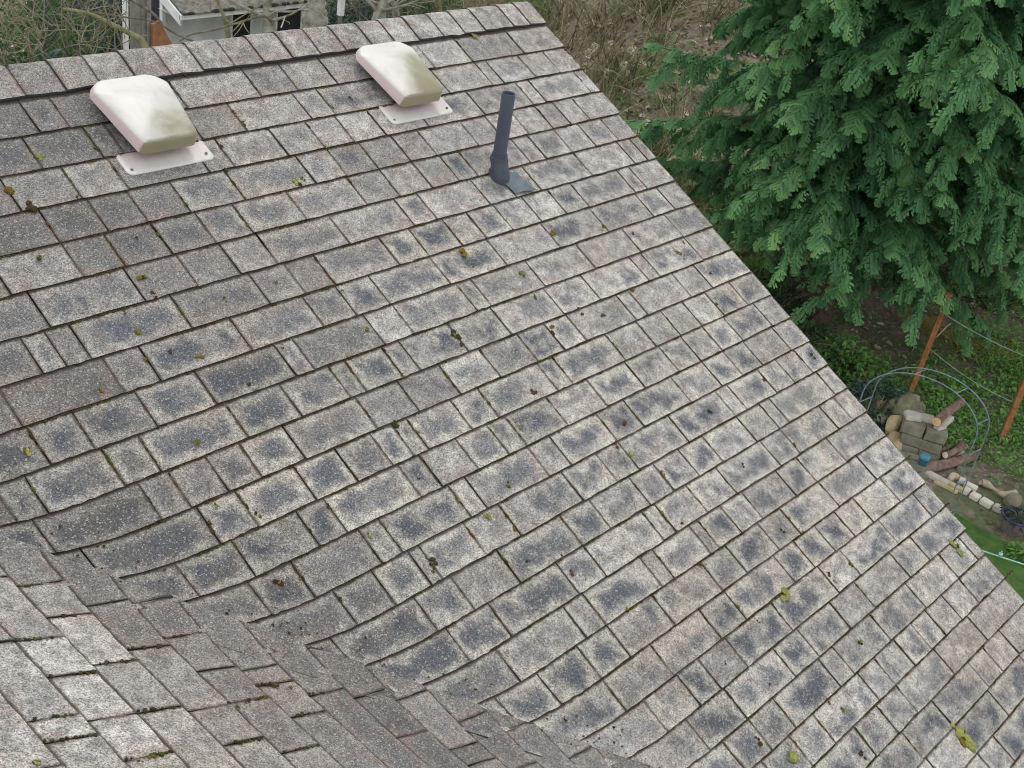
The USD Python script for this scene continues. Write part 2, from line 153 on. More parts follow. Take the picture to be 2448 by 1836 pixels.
def math_(op, **k): return ('math', dict(math_type=op, **k))
def mr(a, b, c=0.0, d=1.0): return ('map_range', {'range_type': 'smoothstep', 'from_min': a, 'from_max': b, 'to_min': c, 'to_max': d, 'clamp': True})
shingle_mat = M('shingle_granules', {
    'g': ('geometry', {}),
    'tab': ('attribute', {'attribute': 'tab'}), 'rnd': ('attribute', {'attribute': 'rnd'}), 'edge': ('attribute', {'attribute': 'edge'}),
    'st': ('separate_xyz', {}), 'rs': ('separate_xyz', {}),
    'as': math_('absolute'), 'ds': math_('subtract'), 'db': math_('subtract', value1=E),
    'm1': math_('minimum'), 'dte': math_('multiply_add', value2=0.9, value3=-0.004), 'm2': math_('minimum'),
    'nw': ('noise_texture', {'scale': 13.0, 'detail': 6.0, 'roughness': 0.66}), 'nwo': math_('multiply_add', value2=0.105, value3=-0.055), 'd2': math_('add'),
    'pt': mr(-0.004, 0.050), 'npatch': ('noise_texture', {'scale': 9.0, 'detail': 3.0}), 'npr': mr(0.36, 0.58, 0.12, 1.0), 'pt2': math_('multiply'), 'pt3': math_('multiply'),
    # grey ground colour of the aged granules
    'nb': ('noise_texture', {'scale': 4.5, 'detail': 6.0, 'roughness': 0.62}),
    'base': ('rgb_ramp', {'ramp': [(0.30, (0.080, 0.076, 0.071)), (0.5, (0.115, 0.110, 0.102)), (0.70, (0.165, 0.156, 0.141))]}),
    'pale': ('mix', {'color2': (0.50, 0.475, 0.43)}), 'palef': math_('multiply'), 'np': ('noise_texture', {'scale': 22.0, 'detail': 5.0, 'roughness': 0.65}), 'npm': mr(0.30, 0.72, 0.25, 1.0),  # pale colour, also carrying the painted sky sheen of the side slope
    'slate': ('mix', {'color2': (0.076, 0.082, 0.093)}), 'rg1': mr(-.012, .004), 'rg2': mr(.040, .016), 'rg3': math_('multiply'), 'rg4': math_('multiply'), 'ringf': math_('multiply'), 'halo': ('attribute', {'attribute': 'halo'}), 'ringh': math_('multiply'), 'ring': ('mix', {'color2': (0.40, 0.375, 0.315)}),
    # pinkish bald patches at the tab margins
    'nk': ('noise_texture', {'scale': 13.0, 'detail': 5.0, 'roughness': 0.6}), 'nkm': mr(0.48, 0.64, 0.0, 0.6), 'ned': mr(0.055, 0.010), 'pkf': math_('multiply'),
    'pink': ('mix', {'color2': (0.215, 0.150, 0.122)}), 'nwm': ('noise_texture', {'scale': 1.7, 'detail': 6.0, 'roughness': 0.68}), 'wmf': mr(.42, .68, 0.0, .6), 'warm': ('mix', {'mix_type': 'multiply', 'color2': (1.06, .92, .80)}),
    # grime under the butt above and beside the joints
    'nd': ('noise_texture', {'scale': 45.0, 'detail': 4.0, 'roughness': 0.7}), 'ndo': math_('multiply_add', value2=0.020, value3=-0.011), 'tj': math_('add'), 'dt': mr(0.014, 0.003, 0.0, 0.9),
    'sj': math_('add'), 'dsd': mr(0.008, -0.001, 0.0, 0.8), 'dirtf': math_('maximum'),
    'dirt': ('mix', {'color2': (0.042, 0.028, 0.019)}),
    # granules
    'vg': ('voronoi_texture', {'scale': 330.0}), 'gb': ('separate_xyz', {}), 'gm': math_('multiply_add', value2=1.15, value3=0.43),
    'tz': math_('multiply_add', value2=0.36, value3=0.82), 'gmz': math_('multiply'), 'gcol': ('combine_xyz', {}), 'mul': ('mix', {'mix_type': 'multiply', 'fac': 1.0}),
    'vf': ('voronoi_texture', {'scale': 260.0}), 'fb': ('separate_xyz', {}), 'ff': mr(0.885, 0.965, 0.0, 0.34), 'fleck': ('mix', {'color2': (0.66, 0.65, 0.60)}),
    'fd': mr(0.88, 0.95, 0.0, 0.6), 'dk': ('mix', {'color2': (0.05, 0.05, 0.05)}),
    # olive algae
    'nal': ('noise_texture', {'scale': 2.6, 'detail': 6.0, 'roughness': 0.65}), 'alm': mr(0.56, 0.74, 0.0, 0.35), 'alg': ('mix', {'color2': (0.17, 0.17, 0.11)}),
    'side': ('mix', {'color2': (0.022, 0.020, 0.018)}),
    'bp': ('bump', {'strength': 0.55, 'distance': 0.003}),
    'p': princ(roughness=0.82, specular_ior_level=0.35)},
    [('tab.vector', 'st.vector'), ('rnd.vector', 'rs.vector'), ('st.x', 'as.value1'), ('st.z', 'ds.value1'), ('as.value', 'ds.value2'), ('st.y', 'db.value2'),
     ('ds.value', 'm1.value1'), ('db.value', 'm1.value2'), ('st.y', 'dte.value1'), ('m1.value', 'm2.value1'), ('dte.value', 'm2.value2'),
     ('g.position', 'nw.vector'), ('nw.fac', 'nwo.value1'), ('m2.value', 'd2.value1'), ('nwo.value', 'd2.value2'), ('d2.value', 'pt.value'),
     ('g.position', 'npatch.vector'), ('npatch.fac', 'npr.value'), ('pt.result', 'pt2.value1'), ('npr.result', 'pt2.value2'), ('pt2.value', 'pt3.value1'), ('rs.x', 'pt3.value2'),
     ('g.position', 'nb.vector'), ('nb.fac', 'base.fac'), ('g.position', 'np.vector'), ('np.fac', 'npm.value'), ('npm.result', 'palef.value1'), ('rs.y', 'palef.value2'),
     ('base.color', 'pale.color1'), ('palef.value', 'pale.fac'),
     ('g.position', 'nwm.vector'), ('nwm.fac', 'wmf.value'), ('wmf.result', 'warm.fac'), ('pale.color', 'warm.color1'), ('warm.color', 'pink.color1'), ('g.position', 'nk.vector'), ('nk.fac', 'nkm.value'), ('m2.value', 'ned.value'), ('nkm.result', 'pkf.value1'), ('ned.result', 'pkf.value2'), ('pkf.value', 'pink.fac'),
     ('d2.value', 'rg1.value'), ('d2.value', 'rg2.value'), ('rg1.result', 'rg3.value1'), ('rg2.result', 'rg3.value2'), ('rg3.value', 'rg4.value1'), ('ringf.value', 'ringh.value1'), ('halo.fac', 'ringh.value2'), ('ringh.value', 'rg4.value2'), ('rs.x', 'ringf.value1'), ('npm.result', 'ringf.value2'), ('pink.color', 'ring.color1'), ('rg4.value', 'ring.fac'), ('ring.color', 'slate.color1'), ('pt3.value', 'slate.fac'),
     ('slate.color', 'alg.color1'), ('g.position', 'nal.vector'), ('nal.fac', 'alm.value'), ('alm.result', 'alg.fac'),
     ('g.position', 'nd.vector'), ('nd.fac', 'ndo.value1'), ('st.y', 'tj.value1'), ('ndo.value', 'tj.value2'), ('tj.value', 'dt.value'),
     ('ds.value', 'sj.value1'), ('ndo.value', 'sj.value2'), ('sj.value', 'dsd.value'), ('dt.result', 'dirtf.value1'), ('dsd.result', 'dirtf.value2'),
     ('g.position', 'vg.vector'), ('vg.color', 'gb.vector'), ('gb.x', 'gm.value1'), ('rs.z', 'tz.value1'), ('gm.value', 'gmz.value1'), ('tz.value', 'gmz.value2'), ('gmz.value', 'gcol.x'), ('gmz.value', 'gcol.y'), ('gmz.value', 'gcol.z'),
     ('alg.color', 'mul.color1'), ('gcol.vector', 'mul.color2'),
     ('g.position', 'vf.vector'), ('vf.color', 'fb.vector'), ('fb.x', 'ff.value'), ('mul.color', 'fleck.color1'), ('ff.result', 'fleck.fac'),
     ('fb.y', 'fd.value'), ('fleck.color', 'dk.color1'), ('fd.result', 'dk.fac'),
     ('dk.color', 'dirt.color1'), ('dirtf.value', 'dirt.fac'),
     ('dirt.color', 'side.color1'), ('edge.fac', 'side.fac'), ('side.color', 'p.base_color'), ('gb.x', 'bp.height'), ('bp.normal', 'p.normal')])
deck_mat = noisy('roof_underlay', (0.020, 0.017, 0.014), (0.05, 0.04, 0.03), scale=40, rough=0.95)
fascia_mat = noisy('fascia_paint', (0.55, 0.50, 0.40), (0.68, 0.63, 0.53), scale=14, rough=0.6, bump=0.1)
wall_mat = noisy('siding_paint', (0.50, 0.47, 0.42), (0.58, 0.55, 0.50), scale=5, rough=0.7, bump=0.1)

# ------------------------------------------------------------------ the ground
def axis(segs):
    o = []
    for a, b, n in segs: o += list(np.linspace(a, b, n, endpoint=False))
    return np.array(o + [segs[-1][1]])
gx = axis([(-900, -60, 10), (-60, -8, 14), (-8, 16, 100), (16, 40, 60), (40, 80, 20), (80, 900, 12)])
gy = axis([(-900, -60, 10), (-60, -8, 14), (-8, 24, 120), (24, 50, 40), (50, 80, 12), (80, 900, 12)])
X, Y = np.meshgrid(gx, gy, indexing='ij'); Z = ground_z(X, Y)
i, j = np.meshgrid(np.arange(len(gx) - 1), np.arange(len(gy) - 1), indexing='ij'); w = len(gy)
quads = np.stack([i * w + j, (i + 1) * w + j, (i + 1) * w + j + 1, i * w + j + 1], -1).reshape(-1, 4)
ground_mat = M('garden_soil', {
    'g': ('geometry', {}), 'n': ('noise_texture', {'scale': 2.2, 'detail': 8.0, 'roughness': 0.68}), 'v': ('voronoi_texture', {'scale': 22.0}),
    'r': ('rgb_ramp', {'ramp': [(0.3, (0.11, 0.090, 0.070)), (0.5, (0.205, 0.178, 0.145)), (0.7, (0.30, 0.265, 0.215))]}),
    'vs': ('separate_xyz', {}), 'vr': ('rgb_ramp', {'ramp': [(0.0, (0.07, 0.05, 0.035)), (0.6, (0.16, 0.12, 0.09)), (0.9, (0.30, 0.24, 0.18))]}), 'm': ('mix', {'fac': 0.45}),
    'n3': ('noise_texture', {'scale': 0.9, 'detail': 6.0, 'roughness': 0.6}), 'gf': mr(0.50, 0.62, 0.0, 0.65), 'mg': ('mix', {'color2': (0.065, 0.105, 0.030)}),
    'bn': ('noise_texture', {'scale': 30.0, 'detail': 6.0}), 'bp': ('bump', {'strength': 0.8, 'distance': 0.03}), 'p': princ(roughness=0.95, specular_ior_level=0.15)},
    [('g.position', 'n.vector'), ('g.position', 'v.vector'), ('g.position', 'bn.vector'), ('g.position', 'n3.vector'), ('n.fac', 'r.fac'), ('v.color', 'vs.vector'), ('vs.x', 'vr.fac'), ('r.color', 'm.color1'), ('vr.color', 'm.color2'),
     ('n3.fac', 'gf.value'), ('m.color', 'mg.color1'), ('gf.result', 'mg.fac'), ('mg.color', 'p.base_color'), ('bn.fac', 'bp.height'), ('bp.normal', 'p.normal')])
obj('ground', (np.stack([X, Y, Z], -1).reshape(-1, 3), tri(quads)), ground_mat, smooth=True, label='brown garden soil and leaf strewn bank around the house', cat='ground', kind='structure')
lawn_mat = noisy('lawn_turf', (0.030, 0.075, 0.012), (0.060, 0.125, 0.022), scale=9, rough=0.9, bump=0.6, bscale=90, bdist=0.01)
lx, ly = np.meshgrid(np.linspace(1.2, 6.0, 33), np.linspace(-9, -1.3, 45), indexing='ij')
edge_w = 0.18 * np.array(meshkit.fbm(np.stack([ly * 0.8, 0 * ly, 0 * ly], -1).reshape(-1, 3))).reshape(lx.shape) * (lx > 5.8)
lw = 45; i, j = np.meshgrid(np.arange(32), np.arange(44), indexing='ij')
lq = np.stack([i * lw + j, (i + 1) * lw + j, (i + 1) * lw + j + 1, i * lw + j + 1], -1).reshape(-1, 4)
obj('lawn', (np.stack([lx + edge_w, ly, ground_z(lx, ly) + 0.02], -1).reshape(-1, 3), tri(lq)), lawn_mat, smooth=True, label='mown green lawn below the gable edge of the roof', cat='lawn', kind='structure')

# ------------------------------------------------------------------ the house and its roof
house = thing('house', 'house in the foreground under a weathered grey asphalt shingle roof with a valley', 'house')
def smax(a, b, k=0.15):
    h = np.maximum(k - np.abs(a - b), 0) / k
    return np.maximum(a, b) + h * h * k * 0.25
def on_main(u, v, n):
    """u along the ridge, v down the slope, n above it (metres); eases into the valley"""
    P = np.stack([u, -v * CT, -v * ST], -1) + np.asarray(n)[..., None] * NA
    za, zb = P[..., 1] * TT, (VAL - P[..., 0]) * TT
    P[..., 2] += smax(za, zb) - za
    return P
def on_side(s, y, n):
    P = np.stack([VAL + s * CT, y, -s * ST], -1) + np.asarray(n)[..., None] * NB
    za, zb = P[..., 1] * TT, (VAL - P[..., 0]) * TT
    P[..., 2] += smax(za, zb) - zb
    return P
THICK = 0.0052
def tab_mesh(fn, a0, a1, t0, t1, tuck, lift_top, lift_bot, rn, nu, nv, clip=None, jit=0.0011, thick=THICK, exact=False):
    """one shingle tab: a across, t down the slope. returns v, f, primvars"""
    U = np.linspace(0, 1, nu + 1); T = np.linspace(0, 1, nv + 1)
    uu, tt = np.meshgrid(U, T, indexing='ij')
    skew = rng.uniform(-0.003, 0.003)
    lowj = rng.normal(0, jit, nu + 1) + np.linspace(rng.uniform(-.0009, .0009), rng.uniform(-.0009, .0009), nu + 1)
    top = t0 - tuck; t = top + (t1 - top) * tt + lowj[:, None] * (tt ** 4)
    lo, hi = np.full(t.shape, a0), np.full(t.shape, a1)
    lo = lo + skew * (tt - .5); hi = hi + skew * (tt - .5)
    lo = lo + rng.normal(0, .0012, (1, nv + 1)); hi = hi + rng.normal(0, .0012, (1, nv + 1))
    if clip is not None:
        lo, hi = clip(lo, hi, t)
    a = lo + (hi - lo) * uu
    curl = rng.uniform(-0.001, 0.003) * (2 * uu - 1) ** 2 * tt
    n = lift_top + (lift_bot - lift_top) * tt + curl + rng.normal(0, 0.0006, t.shape) * tt
    P = fn(a, t, n).reshape(-1, 3); Pb = fn(a, t, n - thick).reshape(-1, 3)
    w = nv + 1; i, j = np.meshgrid(np.arange(nu), np.arange(nv), indexing='ij')
    q = np.stack([i * w + j, i * w + j + 1, (i + 1) * w + j + 1, (i + 1) * w + j], -1).reshape(-1, 4)
    hw = (a1 - a0) / 2; sm = a - (a0 + a1) / 2; tm = t - t0
    tab = np.stack([sm, tm, np.full(t.shape, hw)], -1).reshape(-1, 3)
    # skirt round the left, lower and right sides
    ring = [(0, k) for k in range(nv + 1)] + [(k, nv) for k in range(1, nu + 1)] + [(nu, k) for k in range(nv - 1, -1, -1)]
    idx = np.array([p * w + r for p, r in ring]); n0 = len(P); L = len(idx)
    V = np.vstack([P, P[idx], Pb[idx]]); k = np.arange(L - 1)
    sq = np.stack([n0 + k, n0 + L + k, n0 + L + k + 1, n0 + k + 1], 1)
    ed = np.r_[np.zeros(n0), np.ones(2 * L)]
    tb = np.vstack([tab, tab[idx], tab[idx]])
    halo = np.clip(.25 + .75 * sstep(-.7, -1.9, V[:, 1]) + .35 * sstep(-3., -1.5, V[:, 0]), 0, 1)
    return V, np.vstack([tri(q), tri(sq)]), dict(tab=tb, rnd=np.tile(rn, (len(V), 1)), edge=ed, halo=halo)
def fill(lst, lo, hi, unit=1.13):
    """the measured joints, with the gaps between them filled in the same module"""
    xs = [lo] + sorted(x for x in lst if lo + .3 < x < hi - .3) + [hi]; out = [lo]
    for a, b in zip(xs[:-1], xs[1:]):
        g = b - a
        while g > 2.75:
            step = unit * rng.choice([1, 2, 2, 2, .5, 1.5]) * rng.uniform(.96, 1.04)
            if g - step < .5: break
            a += step; g -= step; out.append(a)
        if 1.8 < g < 2.75 and rng.random() < .3: out.append(a + g / 2 * rng.uniform(.92, 1.08))
        elif g >= 2.75: out.append(a + g / 2)
        out.append(b)
    return out
def project(P):
    q_ = (np.asarray(P) - CAM) @ ROWS.T; return q_[..., :2] / q_[..., 2:] * FPX + [CX, CY], q_[..., 2]
tabs = []
def wear_and_sheen(x, y, v, side=False):
    """per tab: how much dark granule centre is left, how pale the rest is, spare"""
    pale_xy = sstep(-3.7, -0.4, x) * 0.82 + sstep(-0.3, -2.8, y) * 0.20  # paler to the right and down the slope
    s_ = np.clip(0.42 + 0.45 * sstep(-0.3, -1.4, y) - .15 * sstep(-1.2, -.2, x) + rng.normal(0, .30), 0.0, 1.0)
    p_ = np.clip(0.0 + pale_xy + rng.normal(0, .10), 0, 1)
    if rng.random() < .06: p_ = min(1, p_ + .35)
    if side: s_ *= .2; p_ = np.clip(.12 + .80 * sstep(-3.15, -3.95, x) + rng.normal(0, .10), 0, 1)  # side slope: sky sheen painted as paler colour towards the lower left
    z_ = rng.random(); damp = sstep(.42, .03, abs(x + y - VAL) * .707) * sstep(-2.75, -1.6, y)
    z_ -= (.4 if side else .85) * damp; p_ *= 1 - .8 * damp
    return np.array([s_, p_, z_])
NROW = 33
for k in range(2, NROW + 1):
    t0, t1 = BUTTS[k - 1] * E, BUTTS[k] * E
    u_val = VAL + t1 * CT
    lo = (VAL + (t0 - .45 * E) * CT) / E - 1.9
    js = fill(JOINTS.get(k, []), lo, rng.uniform(-.05, .07))
    for a, b in zip(js[:-1], js[1:]):
        a0, a1 = a * E + rng.uniform(.0006, .0022), b * E - rng.uniform(.0006, .0022)
        if a1 - a0 < .012: continue
        near = a0 < u_val + 0.40
        if a1 < VAL + (t0 - .45 * E) * CT - .20: continue
        mid = np.array([(a0 + a1) / 2, -(t0 + t1) / 2 * CT])
        clip = None
        if near:
            def clip(l, h, t, a0=a0):
                uv = VAL + t * CT - 0.21
                return np.maximum(l, uv), np.maximum(h, uv + 0.004)
        d = rng.uniform(-.0004, .0009)
        tuck = min(.45 * E, t0)
        V_, F_, pv = tab_mesh(on_main, a0, a1, t0, t1, tuck, 0.0012, 0.0090 + d, wear_and_sheen(*mid, t0), 10 if near else 5, 5 if near else 2, clip)
        tabs.append(['shingle', V_, F_, pv])
def jag(y): return 0.035 * math.sin(y * 9.1) + 0.02 * math.sin(y * 23.0 + 1)
for k in range(0, 24):
    s0, s1 = (k - 1 + .09) * E, (k + .09) * E
    y_val = VAL - (VAL + s1 * CT)                  # y of the valley at this course
    js = fill(JOINTS_SIDE.get(k, []), -36.0, y_val / E + .9, 1.0)
    ext = -.030 + rng.uniform(-.006, .006)
    for a, b in zip(js[:-1], js[1:]):
        a0, a1 = a * E + rng.uniform(.001, .003), b * E - rng.uniform(.001, .003)
        if a1 < -4.2 or a0 > y_val + .25: continue
        near = a1 > y_val - 0.45
        clip = None
        if near:
            def clip(l, h, t, ext=ext):
                yv = -t * CT + ext
                return np.minimum(l, yv - .004), np.minimum(h, yv)
        fside = lambda a_, t_, n_: on_side(t_, a_, n_ + .0055 * sstep(.42, .06, -t_ * CT - a_))
        V_, F_, pv = tab_mesh(fside, a0, a1, s0, s1, .45 * E, 0.0012, 0.0080 + rng.uniform(-.001, .0012), wear_and_sheen(VAL + s0 * CT, (a0 + a1) / 2, s0, True), 10 if near else 5, 5, clip, thick=.0036 if near else THICK)
        pv['tab'][:, 1] -= .005
        tabs.append(['shingle', V_, F_, pv])
# ridge caps, bent over the ridge, each lapping the next
rc = JOINTS[1]; xs = fill(rc, -36.0, 0.05, 1.0)
for a, b in zip(xs[:-1], xs[1:]):
    n_pc = max(1, round((b - a) / 1.0))
    for i_ in range(n_pc):
        a0 = (a + (b - a) * i_ / n_pc) * E + .0006; a1 = (a + (b - a) * (i_ + 1) / n_pc) * E - .0008
        prof = np.array([-1.05, -.5, -.22, -.08, 0.0, .08, .22, .55, 1.0]) * E * BUTTS[1]
        def capfn(u, v, n):
            av = np.sqrt(v * v + .018 ** 2) - .004
            P = np.stack([u, -v * CT, -av * ST], -1); P[..., 2] += n
            return P
        L0 = .016 + rng.uniform(-.001, .002); tilt = rng.uniform(.001, .0042)
        nu = 3; U = np.linspace(0, 1, nu + 1); uu, tt = np.meshgrid(U, prof, indexing='ij')
        tt = tt + rng.normal(0, .0018, tt.shape) * (np.abs(tt) > .8 * E)
        aa = a0 + (a1 - a0) * uu; nn = L0 + tilt * (1 - uu) + rng.normal(0, .0006, tt.shape)
        P = capfn(aa, tt, nn).reshape(-1, 3); Pb = capfn(aa, tt, nn - .009).reshape(-1, 3); w = len(prof)
        i2, j2 = np.meshgrid(np.arange(nu), np.arange(w - 1), indexing='ij')
        qd = np.stack([i2 * w + j2, i2 * w + j2 + 1, (i2 + 1) * w + j2 + 1, (i2 + 1) * w + j2], -1).reshape(-1, 4)
        ring = [(0, c) for c in range(w)] + [(c, w - 1) for c in range(1, nu + 1)] + [(nu, c) for c in range(w - 2, -1, -1)] + [(c, 0) for c in range(nu - 1, -1, -1)]
        idx = np.array([p * w + r for p, r in ring]); L = len(idx); n0 = len(P); c = np.arange(L - 1)
        sq = np.stack([n0 + c, n0 + L + c, n0 + L + c + 1, n0 + c + 1], 1)
        hw = (a1 - a0) / 2
        tab = np.stack([aa - (a0 + a1) / 2, np.abs(tt), np.full(tt.shape, hw)], -1).reshape(-1, 3); tab[:, 1] = np.clip(tab[:, 1], .03, None)
        rn = wear_and_sheen((a0 + a1) / 2, 0, 0); rn[0] *= .35; rn[1] = min(1, rn[1] * .7 + .30)
        V_ = np.vstack([P, P[idx], Pb[idx]])
        pv = dict(tab=np.vstack([tab, tab[idx], tab[idx]]), rnd=np.tile(rn, (len(V_), 1)), edge=np.r_[np.zeros(n0), np.ones(2 * L)], halo=np.full(len(V_), .25))
        if a1 > -4.2: obj('ridge_cap', (V_, np.vstack([tri(qd), tri(sq)])), shingle_mat, house, pv=pv)
# the 300 shingles that show largest are parts, the others one part
def shown(t):
    p, z = project(t[1]); 
    ok = (z.min() > 0); c = np.clip(p, [-5, -5], [2453, 1841])
    return np.ptp(c[:, 0]) * np.ptp(c[:, 1]) if ok else 0
tabs.sort(key=shown, reverse=True)
for t in tabs[:300]: obj('shingle', (t[1], t[2]), shingle_mat, house, pv=t[3])
rest = tabs[300:]
v, f = cat_([(t[1], t[2]) for t in rest])
obj('shingle_field', (v, f), shingle_mat, house, pv={k: np.concatenate([t[3][k] for t in rest]) for k in ('tab', 'rnd', 'edge', 'halo')}, kind='stuff')
# underlay below the shingles, the far slope, walls and trim
def grid_fn(fn, a, t, n):
    A, T = np.meshgrid(a, t, indexing='ij'); P = fn(A, T, np.full(A.shape, n)).reshape(-1, 3); w = len(t)
    i, j = np.meshgrid(np.arange(len(a) - 1), np.arange(w - 1), indexing='ij')
    return P, tri(np.stack([i * w + j, i * w + j + 1, (i + 1) * w + j + 1, (i + 1) * w + j], -1).reshape(-1, 4))
VEND = BUTTS[NROW] * E
obj('roof_deck', grid_fn(on_main, np.linspace(-7.0, -0.012, 90), np.linspace(.02, VEND - .01, 60), -.008), deck_mat, house)
obj('roof_deck', grid_fn(on_side, np.linspace(-.15, 3.6, 50), np.linspace(-5.4, -.04, 70), -.010), deck_mat, house)
back = np.array([[-7, .02, -.03], [-.01, .02, -.03], [-.01, VEND * CT, -VEND * ST - .02], [-7, VEND * CT, -VEND * ST - .02]])
obj('back_roof_slope', (back, np.array([[0, 1, 2], [0, 2, 3]])), noisy('back_slope_shingles', (.16, .155, .15), (.28, .27, .25), scale=30, rough=.9, bump=.6), house)
for sgn in (-1, 1):
    y1 = sgn * VEND * CT; z1 = -VEND * ST
    v = []
    for dx in (-.028, 0.0):
        for (yy, zz) in ((0, -.012), (y1, z1 - .012), (y1, z1 - .16), (0, -.16)): v.append([dx, yy + sgn * .0005, zz])
    v = np.array(v); f = tri([[0, 1, 2, 3], [4, 5, 6, 7], [0, 1, 5, 4], [1, 2, 6, 5], [2, 3, 7, 6], [3, 0, 4, 7]])
    obj('rake_board', (v, f), fascia_mat, house)
wv = np.array([[-.42, -VEND * CT + .35, G0 - .1], [-.42, VEND * CT - .35, G0 - .1], [-.42, VEND * CT - .35, -VEND * ST], [-.42, 0, -.17], [-.42, -VEND * CT + .35, -VEND * ST]])
obj('gable_wall', (np.vstack([wv, wv - [.15, 0, 0]]), np.vstack([[[0, 1, 2], [0, 2, 3], [0, 3, 4]], np.array([[0, 2, 1], [0, 3, 2], [0, 4, 3]]) + 5])), wall_mat, house)
obj('eave_wall', box(-3.6, -VEND * CT + .40, (G0 - VEND * ST) / 2 - .05, 6.2, .15, -VEND * ST - G0 - .1), wall_mat, house)

# roof vents: domed plastic hoods on flat flanges
plastic_mat = M('vent_plastic', {
    'g': ('geometry', {}), 'o': ('texture_coordinate', {}), 'so': ('separate_xyz', {}), 'n': ('noise_texture', {'scale': 9.0, 'detail': 5.0, 'roughness': 0.6}), 'n2': ('noise_texture', {'scale': 60.0, 'detail': 4.0, 'roughness': 0.7}),
    'b': ('rgb_ramp', {'ramp': [(0.28, (0.42, 0.40, 0.355)), (0.45, (0.52, 0.50, 0.455)), (0.62, (0.585, 0.57, 0.53))]}),
    'al': ('attribute', {'attribute': 'algae'}), 'pk': ('attribute', {'attribute': 'stain_shade'}),
    'a1': math_('multiply'), 'a2': mr(.12, .62, 0, .85), 'alg': ('mix', {'color2': (0.165, 0.145, 0.062)}),
    'p1': math_('multiply'), 'p2': mr(.12, .6, 0, .75), 'pnk': ('mix', {'color2': (0.50, 0.38, 0.37)}),
    'p': princ(roughness=0.42, specular_ior_level=0.4)},
    [('g.position', 'n.vector'), ('g.position', 'n2.vector'), ('n.fac', 'b.fac'), ('al.fac', 'a1.value1'), ('n.fac', 'a1.value2'), ('a1.value', 'a2.value'), ('b.color', 'pnk.color1'),
     ('pk.fac', 'p1.value1'), ('n2.fac', 'p1.value2'), ('p1.value', 'p2.value'), ('p2.result', 'pnk.fac'), ('pnk.color', 'alg.color1'), ('a2.result', 'alg.fac'), ('alg.color', 'p.base_color')])
throat_mat = noisy('vent_throat_grime', (.10, .075, .07), (.20, .16, .15), scale=20, rough=.8)
def rrect(hw, hl, r, n=6):
    pts = []
    for cx_, cy_, a in ((hw - r, hl - r, 0), (-hw + r, hl - r, 90), (-hw + r, -hl + r, 180), (hw - r, -hl + r, 270)):
        for t in np.linspace(0, 90, n): pts.append((cx_ + r * math.cos(math.radians(a + t)), cy_ + r * math.sin(math.radians(a + t))))
    return np.array(pts)
def rrect2(hw, hl, rb, rf, n=7):
    pts = []
    for sx, sy, a, r in ((1, 1, 0, rf), (-1, 1, 90, rf), (-1, -1, 180, rb), (1, -1, 270, rb)):
        for t in np.linspace(0, 90, n): pts.append((sx * (hw - r) + r * math.cos(math.radians(a + t)), sy * (hl - r) + r * math.sin(math.radians(a + t))))
    return np.array(pts)
def flat(u, v, n):
    return np.stack([u, -v * CT, -v * ST], -1) + np.asarray(n)[..., None] * NA
def loft(rings, cap=True):
    m_ = len(rings[0]); V = np.vstack(rings); k = np.arange(m_); f = []
    for i in range(len(rings) - 1): f.append(tri(np.stack([i * m_ + k, i * m_ + (k + 1) % m_, (i + 1) * m_ + (k + 1) % m_, (i + 1) * m_ + k], 1)))
    if cap:
        V = np.vstack([V, rings[-1].mean(0)]); f.append(np.stack([(len(rings) - 1) * m_ + k, (len(rings) - 1) * m_ + (k + 1) % m_, k * 0 + len(V) - 1], 1))
    return V, np.vstack(f)
_i0 = trimesh.creation.icosphere(1); iv0, if0 = np.array(_i0.vertices), np.array(_i0.faces)
